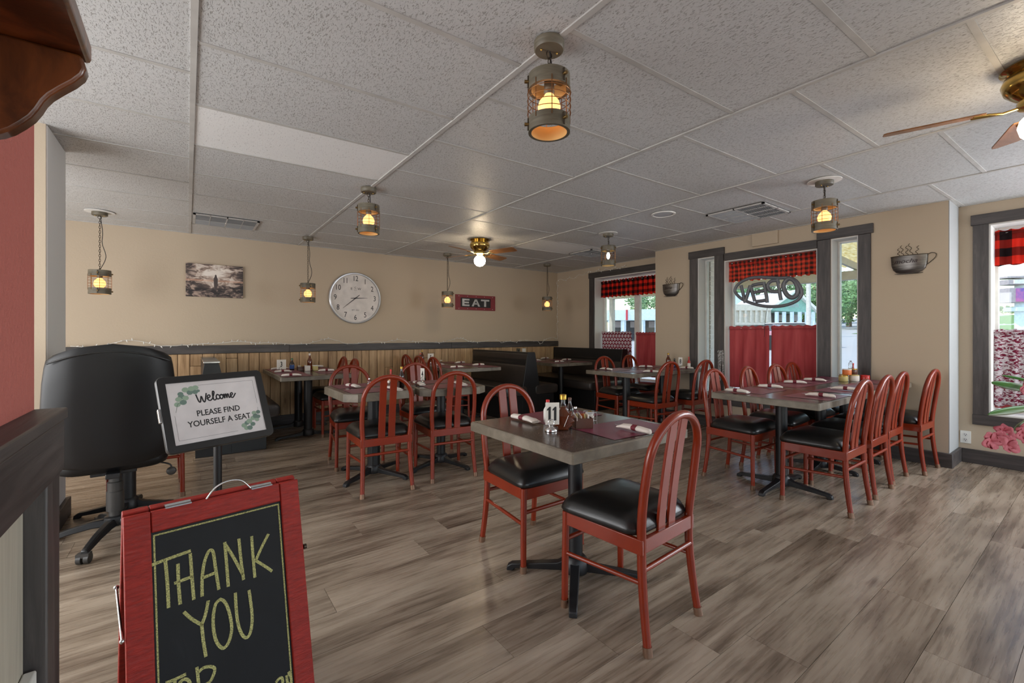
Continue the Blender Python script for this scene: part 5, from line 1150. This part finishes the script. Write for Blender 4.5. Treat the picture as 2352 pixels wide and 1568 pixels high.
# stack of jars at the window end of the long table
def jar(x, y, z, m, lid, lab, r=.038, h=.055):
    o = empty('jam_jar', (x, y, z), label=lab, cat='jar', group='condiment jars at the long table'); MB().lathe([(r*.92, 0), (r, .005), (r, h*.8), (r*.94, h*.86)], 18).build('body', MAT[m], o, smooth=40); MB().lathe([(r*.98, h*.86), (r*.98, h), (.0005, h+.001)], 18).build('lid', MAT[lid], o, smooth=40)
base = ZT+.0003
jar(5.10, 1.555, base, 'yellow', 'goldcap', 'pale jar at the foot of the jar stack, window side'); jar(5.205, 1.50, base, 'napkin', 'yellow', 'white tub at the foot of the jar stack', .042, .06); jar(5.26, 1.60, base, 'syrup', 'goldcap', 'amber jar at the foot of the jar stack'); jar(5.30, 1.44, base, 'ketchup', 'redcap', 'red jar at the foot of the jar stack')
jar(5.145, 1.54, base+.0605, 'orange', 'napkin', 'orange jar in the second layer of the jar stack'); jar(5.235, 1.52, base+.0615, 'caddy', 'goldcap', 'brown jar in the second layer of the jar stack'); 
bottle('hot_sauce_bottle', 5.33, 1.545, .165, .02, ('ketchup', 'green', 'redcap'), 'hot sauce bottle beside the jar stack on the long table'); bottle('pepper_shaker', 5.215, 1.53, .075, .018, ('jar', None, 'caddy'), 'glass shaker on top of the jar stack', cat='shaker', z=base+.118, neck=.2)

# ================================================================== PINK ORCHID AT THE RIGHT EDGE
st = empty('plant_stand', (1.42, -.16, 0), label='small round black plant stand just inside the right edge', cat='stand')
MB().lathe([(.15, .80), (.155, .806), (.155, .822), (.15, .828)], 28).build('top', MAT['black'], st, smooth=40); MB().cyl((0, 0, .02), (0, 0, .80), .02, n=14).build('post', MAT['black'], st, smooth=40); MB().lathe([(.13, 0), (.13, .012), (.03, .03)], 24).build('foot', MAT['black'], st, smooth=40)
orc = empty('orchid', (1.42, -.16, .8285), label='pink artificial orchid with glossy green leaves at the right edge', cat='plant'); oi_ = Matrix.Translation(-orc.location)
def ob(mb, name, mat, parent=None, **kw):
    o = mb.build(name, MAT[mat], parent or orc, **kw)
    if parent is None: o.matrix_parent_inverse = oi_
    return o
ob(MB().lathe([(.05, 0), (.06, .01), (.072, .11), (.07, .115), (.062, .105), (.0005, .10)], 24, (1.42, -.16, .8285)), 'pot', 'white', smooth=40)
def leafmb(pts, wid, n=4):
    pts = spline(pts, 5); rows = []
    for i, p_ in enumerate(pts):
        t_ = i/(len(pts)-1); w = wid*(math.sin(PI*min(1, .08+t_*.92))**.6)*(1 if t_ < .96 else .5); d = (pts[min(i+1, len(pts)-1)] - pts[max(0, i-1)]).normalized(); s_ = UP.cross(d).normalized(); s_ = (s_*.55 + UP*.75).normalized(); s_ = (s_ - d*s_.dot(d)).normalized(); nr = d.cross(s_)
        rows.append([p_ + s_*(w*q) + nr*(abs(q)*w*.25) for q in (-1, -.5, 0, .5, 1)])
    return MB().grid(rows)
for pts, w in (([(2420, 905, .85), (2352, 893, .82), (2310, 884, .80), (2277, 877, .79)], .0075), ([(2440, 925, .84), (2352, 941, .80), (2305, 946, .78), (2269, 950, .77)], .0108), ([(2440, 900, .9), (2352, 872, .9), (2300, 861, .9)], .003)):
    lm = ob(leafmb([at_d(*q) for q in pts], w), 'leaf', 'leaf', smooth=180); so = lm.modifiers.new('t', 'SOLIDIFY'); so.thickness = .0012
root = Vector((1.42, -.16, .93))
ob(MB().tube(spline([root, at_d(2420, 905, .86), at_d(2400, 930, .82)], 6), .0035, 6), 'leaf_stalk', 'stem', smooth=60)
ob(MB().tube(spline([root, at_d(2440, 930, .86), at_d(2352, 968, .80), at_d(2330, 986, .79), at_d(2300, 1003, .78), at_d(2290, 1016, .78)], 6), .0022, 6), 'flower_stem', 'stem', smooth=60)
def flower(c, ang, s, seed):
    rnd = random.Random(seed); mb = MB(); R_ = Matrix.Rotation(ang, 3, FW)
    for k in range(6):
        a = 2*PI*k/6 + rnd.uniform(-.3, .3); l = s*rnd.uniform(.8, 1.15); d = (RT*math.cos(a) + UP*math.sin(a)*.75); sd = d.cross(FW).normalized(); rows = []
        for i in range(5):
            t_ = i/4; w = s*.42*math.sin(PI*(.12+.8*t_)); b_ = Vector(c) + d*(l*t_) - FW*(s*.25*t_*rnd.uniform(.2, 1.3))
            rows.append([R_ @ (b_ + sd*(w*q) - FW*(abs(q)*w*rnd.uniform(.2, .6)) - Vector(c)) + Vector(c) for q in (-1, -.33, .33, 1)])
        mb.grid(rows)
    return mb
for i, (x, y, d, s_) in enumerate(((2274, 1012, .775, .022), (2302, 990, .785, .018), (2312, 1020, .78, .020), (2296, 1002, .775, .015), (2345, 993, .79, .022), (2352, 888, .80, .014))):
    fo = ob(flower(at_d(x, y, d), .4*i, s_, i), 'flower', 'petal', smooth=180); so = fo.modifiers.new('t', 'SOLIDIFY'); so.thickness = .0006

# ================================================================== OUTSIDE
def gz(x, y): return -.12 + max(0, x-9.5)*.042 + 0*y
gr = MB(); xs = [6.24, 7.5, 9.5, 14, 22, 40, 75, 130]; ys = [-90, -30, -10, 0, 6, 14, 40, 110]
gr.grid([[(x, y, gz(x, y)) for y in ys] for x in xs]); tag(gr.build('ground', MAT['asphalt']), kind='structure')
gl = MB(); gl.grid([[(x, y, gz(x, y)+.02) for y in (-90, 0, 12)] for x in (41, 75, 129)]); tag(gl.build('lawn', MAT['grass']), kind='structure')
# porch with fibreglass roof
po = empty('porch_roof', (7.2, 3.9, 2.2), label='porch roof of yellow corrugated fibreglass on pale rafters outside the bay', cat='roof'); poi = Matrix.Translation(-po.location)
def pob(mb, nm, mat, **kw): o = mb.build(nm, MAT[mat], po, **kw); o.matrix_parent_inverse = poi
PY0, PY1 = 1.45, 7.2
pob(MB().box(8.10, 8.22, PY0, PY1, 2.03, 2.165), 'beam', 'beam', bevel=.004)
for i in range(8):
    y = PY0+.10+i*.78; pob(MB().add([(6.24, y-.022, 2.30), (8.35, y-.022, 2.165), (8.35, y+.022, 2.165), (6.24, y+.022, 2.30), (6.24, y-.022, 2.40), (8.35, y-.022, 2.265), (8.35, y+.022, 2.265), (6.24, y+.022, 2.40)], [(0,3,2,1),(4,5,6,7),(0,1,5,4),(1,2,6,5),(2,3,7,6),(3,0,4,7)]), 'rafter', 'beam', bevel=.003)
n_ = 230
pob(MB().grid([[(x, PY0-.1 + (PY1-PY0+.2)*k/n_, z + .012*math.sin(2*PI*k/4.0)) for k in range(n_+1)] for x, z in ((6.24, 2.42), (8.5, 2.275))]), 'corrugated_sheet', 'fibre', smooth=180)
for y in (PY0+.1, PY1-.1): pob(MB().box(8.11, 8.21, y-.05, y+.05, -.12, 2.03), 'post', 'beam', bevel=.004)
# painted brick pier outside the left light of the bay
bp = empty('brick_pier', (6.35, 3.72, 0), label='pale grey painted brick pier outside the bay window', cat='pillar'); bpi = Matrix.Translation(-bp.location)
o = MB().box(6.24, 6.60, 3.56, 3.96, -.12, 2.29).build('core', MAT['mortar'], bp); o.matrix_parent_inverse = bpi
bm_ = MB().box(0, .172, -.012, 0, 0, .062).mesh('brick'); bm_.materials.append(MAT['brick'])
for r_ in range(31):
    for k in range(2):
        o = inst('brick', bm_, bp, loc=(6.245 + k*.180 - (.0 if r_ % 2 else 0), 3.56, .05 + r_*.072)); o.matrix_parent_inverse = bpi
# seafoam shop with white posts, gabled roof
def far(px, py, d): return at_d(px, py, d)
D = 36.0
a = far(1768, 737, D); bq = far(1874, 737, D); pk = far(1822, 671, D); el = far(1764, 712, D); er = far(1875, 719, D)
shp = empty('gabled_shop', (a+bq)/2, label='seafoam gabled shop with white porch posts across the road', cat='building'); si = Matrix.Translation(-shp.location)
def shb(mb, nm, mat, **kw): o = mb.build(nm, MAT[mat], shp, **kw); o.matrix_parent_inverse = si
back = FW*7.0
def quadprism(ps, depth):
    f_ = [Vector(p_) for p_ in ps]; b_ = [p_ + depth for p_ in f_]; n = len(f_); return MB().add(f_+b_, [tuple(range(n)), tuple(reversed(range(n, 2*n)))] + [(i, (i+1)%n, n+(i+1)%n, n+i) for i in range(n)])
gnd = lambda v: Vector((v.x, v.y, gz(v.x, v.y)-.1))
shb(quadprism([el, er, pk], back), 'gable', 'seafoam')
shb(quadprism([el + FW*2.5, gnd(el + FW*2.5), gnd(er + FW*2.5), er + FW*2.5], FW*4), 'shop_wall', 'glassdark')
for s_, e_ in ((el, pk), (pk, er)):
    n_v = (e_-s_).cross(FW).normalized(); n_v = n_v if n_v.z > 0 else -n_v
    shb(quadprism([s_ - (e_-s_)*.03 - FW*.4, e_ + (e_-s_)*.0 - FW*.4, e_ - FW*.4 + n_v*.18, s_ - (e_-s_)*.03 - FW*.4 + n_v*.18], back + FW*.4), 'roof_slope', 'white')
for px_ in (1784, 1801, 1819, 1837, 1853, 1868):
    t0 = far(px_, 716, D); g0 = gnd(t0); shb(MB().box(-.11, .11, -.11, .11, g0.z - t0.z, 0, TR(*t0)), 'porch_post', 'whitepanel')
for k, px_ in enumerate((1792, 1828, 1862)): q0 = far(px_-6, 722, D+2.4); q1 = far(px_+5, 737, D+2.4); shb(quadprism([q0, far(px_+5, 722, D+2.4), q1, far(px_-6, 737, D+2.4)], FW*.1), 'window', 'roofgrey')
m = text_mb('ARTS', .34, depth=.01); ctr_ = far(1823, 702, D-.3); Mt = basis(ctr_, RT, UP); shb(MB().add(m.v, m.f, Mt), 'shop_lettering', 'roofgrey')
# neighbouring roof behind the sign
q = [far(1770, 708, 50), far(1770, 672, 50), far(1800, 668, 50), far(1812, 700, 50)]; nb = empty('grey_roofed_house', (far(1790, 740, 50)), label='grey roofed house behind the seafoam shop', cat='building'); o = quadprism([gnd(q[0]), q[1], q[2], gnd(q[3])], FW*5).build('body', MAT['roofgrey'], nb); o.matrix_parent_inverse = Matrix.Translation(-nb.location)
# beige trailer
D2 = 24.0; tr_ = empty('dump_trailer', far(1720, 752, D2), label='beige ribbed trailer parked outside the bay window', cat='trailer'); ti = Matrix.Translation(-tr_.location)
def trb(mb, nm, mat, **kw): o = mb.build(nm, MAT[mat], tr_, **kw); o.matrix_parent_inverse = ti
t0 = [far(1600, 697, D2), far(1770, 700, D2), far(1772, 745, D2), far(1600, 745, D2)]
trb(quadprism(t0, FW*2.4), 'box', 'trailer'); trb(quadprism([far(1600, 708, D2-.1), far(1771, 709, D2-.1), far(1771, 713, D2-.1), far(1600, 713, D2-.1)], FW*.1), 'top_rail', 'trailer'); trb(quadprism([far(1600, 739, D2-.12), far(1772, 741, D2-.12), far(1772, 746, D2-.12), far(1600, 746, D2-.12)], FW*.12), 'bottom_rail', 'trailer')
for k in range(13): x_ = 1612 + 12.3*k; trb(quadprism([far(x_, 713, D2-.09), far(x_+5, 713, D2-.09), far(x_+5, 740, D2-.09), far(x_, 740, D2-.09)], FW*.09), 'rib', 'trailer')
for x_ in (1630, 1660, 1745): c_ = far(x_, 752, D2+.4); c_.z = gz(c_.x, c_.y)+.45; trb(MB().cyl(c_, c_+FW*.3, .45, n=20), 'wheel', 'black', smooth=40); 
# billboard panel left of it
o = empty('white_billboard', gnd(far(1690, 690, 50)), label='white roadside board with dark lettering behind the trailer', cat='billboard'); oi2 = Matrix.Translation(-o.location)
q = quadprism([far(1640, 672, 50), far(1735, 672, 50), far(1735, 702, 50), far(1640, 702, 50)], FW*.2).build('panel', MAT['whitepanel'], o); q.matrix_parent_inverse = oi2
for x_ in (1660, 1715): t_ = far(x_, 702, 50.1); q = MB().box(-.1, .1, -.1, .1, gz(t_.x, t_.y)-t_.z-.1, .2, TR(*t_)).build('post', MAT['roofgrey'], o); q.matrix_parent_inverse = oi2
# parked car
D3 = 22.0; cc = far(1806, 752, D3); cr = empty('parked_car', (cc.x, cc.y, gz(cc.x, cc.y)), math.atan2(RT.y, RT.x), label='pale red car parked outside the bay window', cat='car')
body = [(-2.1, .35), (2.1, .35), (2.15, .75), (1.9, .95), (.95, 1.02), (-.9, 1.02), (-1.9, .98), (-2.15, .7)]
zs_ = (far(1828, 741, D3).z - gz(cc.x, cc.y)); k_ = zs_/1.5
Mx = Matrix(((1,0,0,0),(0,0,1,0),(0,1,0,0),(0,0,0,1)))
MB().prism([(x, z*k_) for x, z in body], -.85, .85, Mx).build('body', MAT['carpaint'], cr, bevel=.05)
MB().prism([(x, z*k_) for x, z in [(-.95, 1.02), (.85, 1.02), (.45, 1.46), (-.65, 1.46)]], -.72, .72, Mx).build('cabin_glass', MAT['glassdark'], cr, bevel=.03)
MB().prism([(x, z*k_) for x, z in [(-.70, 1.455), (.50, 1.455), (.42, 1.50), (-.62, 1.50)]], -.70, .70, Mx).build('roof', MAT['white'], cr, bevel=.02)
for sx in (-1.3, 1.3):
    for sy_ in (-.86, .70): MB().cyl((sx, sy_, .33), (sx, sy_+.16, .33), .33, n=20).build('wheel', MAT['black'], cr, smooth=40)
# utility pole
t0 = far(1857, 651, 30); t0.z += 3; g0 = gnd(t0); up_ = empty('utility_pole', g0, label='pale utility pole beside the seafoam shop', cat='pole'); MB().cyl((0, 0, 0), (0, 0, t0.z-g0.z), .15, .12, n=14).build('pole', MAT['beam'], up_, smooth=40); MB().box(-.9, .9, -.05, .05, t0.z-g0.z-.6, t0.z-g0.z-.48, RZ(-YAW)).build('crossarm', MAT['beam'], up_)
# petrol station seen in the left window
D4 = 34.0; gs = empty('filling_station', gnd(far(1450, 745, D4)), label='white filling station with a red stripe seen through the corner window', cat='building'); gi = Matrix.Translation(-gs.location)
def gsb(mb, nm, mat, **kw): o = mb.build(nm, MAT[mat], gs, **kw); o.matrix_parent_inverse = gi
gsb(quadprism([far(1395, 712, D4), far(1560, 708, D4), far(1560, 735, D4), far(1395, 735, D4)], FW*5), 'fascia', 'whitepanel')
gsb(quadprism([far(1438, 711, D4-.06), far(1442, 711, D4-.06), far(1442, 735, D4-.06), far(1438, 735, D4-.06)], FW*.06), 'red_stripe', 'stripe')
w0, w1_ = far(1400, 735, D4+2), far(1560, 735, D4+2); gsb(quadprism([w0, w1_, gnd(w1_), gnd(w0)], FW*2.5), 'shop_front', 'glassdark')
for x_ in (1402, 1432, 1476, 1510): t_ = far(x_, 735, D4+.2); gsb(MB().box(-.14, .14, -.14, .14, gz(t_.x, t_.y)-t_.z-.1, 0, TR(*t_)), 'column', 'whitepanel')
for x_ in (1412, 1448, 1490): gsb(quadprism([far(x_, 738, D4+1.9), far(x_+14, 738, D4+1.9), far(x_+14, 752, D4+1.9), far(x_, 752, D4+1.9)], FW*.08), 'window', 'roofgrey')
# pylon sign in the right window
D5 = 26.0; pg = empty('pylon_sign', gnd(far(2350, 760, D5)), label='grey pylon sign with a lit colour screen outside the right-hand window', cat='sign'); pgi = Matrix.Translation(-pg.location)
def pgb(mb, nm, mat, **kw): o = mb.build(nm, MAT[mat], pg, **kw); o.matrix_parent_inverse = pgi
pgb(quadprism([far(2314, 634, D5), far(2400, 632, D5), far(2400, 637, D5), far(2314, 638, D5)], FW*.9), 'cap', 'roofgrey')
pgb(quadprism([far(2317, 642, D5), far(2400, 641, D5), far(2400, 653, D5), far(2317, 653, D5)], FW*.7), 'header_box', 'roofgrey'); pgb(quadprism([far(2330, 642, D5-.05), far(2396, 641, D5-.05), far(2396, 651, D5-.05), far(2330, 651, D5-.05)], FW*.05), 'header_face', 'white')
pgb(quadprism([far(2319, 661, D5), far(2400, 659, D5), far(2400, 694, D5), far(2319, 694, D5)], FW*.8), 'cabinet', 'roofgrey'); pgb(quadprism([far(2336, 662, D5-.06), far(2396, 660, D5-.06), far(2396, 692, D5-.06), far(2336, 692, D5-.06)], FW*.06), 'screen', 'led')
pgb(quadprism([far(2335, 705, D5), far(2400, 704, D5), far(2400, 714, D5), far(2335, 714, D5)], FW*.7), 'lower_board', 'whitepanel')
for x_ in (2342, 2385): t_ = far(x_, 634, D5+.4); pgb(MB().box(-.2, .2, -.2, .2, gz(t_.x, t_.y)-t_.z-.1, 0, TR(*t_)), 'post', 'whitepanel')
# white rail fence
fn = empty('white_fence', gnd(far(2320, 757, 40)), label='long low white fence beyond the pylon sign', cat='fence'); fni = Matrix.Translation(-fn.location)
for k in range(2): o = quadprism([far(2230, 744+6*k, 40), far(2420, 744+6*k, 40), far(2420, 748+6*k, 40), far(2230, 748+6*k, 40)], FW*.1).build('rail', MAT['white'], fn); o.matrix_parent_inverse = fni
for k in range(9): t_ = far(2240+22*k, 743, 40.1); o = MB().box(-.06, .06, -.06, .06, gz(t_.x, t_.y)-t_.z-.1, 0, TR(*t_)).build('post', MAT['white'], fn); o.matrix_parent_inverse = fni
# trees
def tree(px, d, ptop, rx, label, mat='foliage', seed=0, nl=5200):
    c0 = far(px, 750, d); g0 = gnd(c0); top = far(px, ptop, d).z; h_ = top - g0.z; r = empty('tree', g0, label=label, cat='tree', group='trees across the road'); rnd = random.Random(seed)
    MB().tube([(0, 0, 0), (.1, 0, h_*.3), (0, .1, h_*.6)], [.28, .22, .12], 10).build('trunk', MAT['bark'], r, smooth=60)
    cl = [Vector((rnd.gauss(0, rx*.42), rnd.gauss(0, rx*.42), h_*rnd.uniform(.18, .9))) for _ in range(26)]; b = MB(); vs = []; fs = []
    for i in range(nl):
        c_ = rnd.choice(cl); v_ = Vector((rnd.gauss(0, 1), rnd.gauss(0, 1), rnd.gauss(0, 1))).normalized()*(h_*.16*rnd.uniform(.5, 1.05)); p_ = c_ + v_; s_ = h_*.030*rnd.uniform(.6, 1.3)
        u_ = Vector((rnd.gauss(0, 1), rnd.gauss(0, 1), rnd.gauss(0, 1))).normalized(); w_2 = u_.orthogonal().normalized()
        k0 = len(vs); vs += [p_ + u_*s_, p_ + w_2*s_*.6, p_ - u_*s_, p_ - w_2*s_*.6]; fs.append((k0, k0+1, k0+2, k0+3))
    b.add(vs, fs); o = b.build('crown', MAT[mat], r); o['kind'] = 'stuff'
for i, (px_, d_, pt, rx_, mt, lb) in enumerate(((1950, 50, 610, 4, 'foliage2', 'broad tree seen through the narrow bay light'), (1905, 66, 630, 4, 'foliage', 'tree beside the utility pole'), (1845, 84, 640, 5, 'foliage', 'tree behind the seafoam shop'), (1700, 100, 650, 6, 'foliage', 'tree behind the white billboard'), (1460, 48, 675, 4, 'foliage2', 'tree above the filling station roof, nearer the wall corner'), (1510, 64, 660, 4, 'foliage', 'tree above the filling station roof, nearer the bay'), (2290, 72, 702, 5, 'foliage', 'distant tree beyond the white fence, nearer the window trim'), (2335, 92, 698, 5, 'foliage2', 'distant tree beyond the white fence, behind the pylon sign'), (2000, 42, 620, 3, 'foliage', 'tree at the grass edge beyond the road'))): tree(px_, d_, pt, rx_, lb, mt, i)
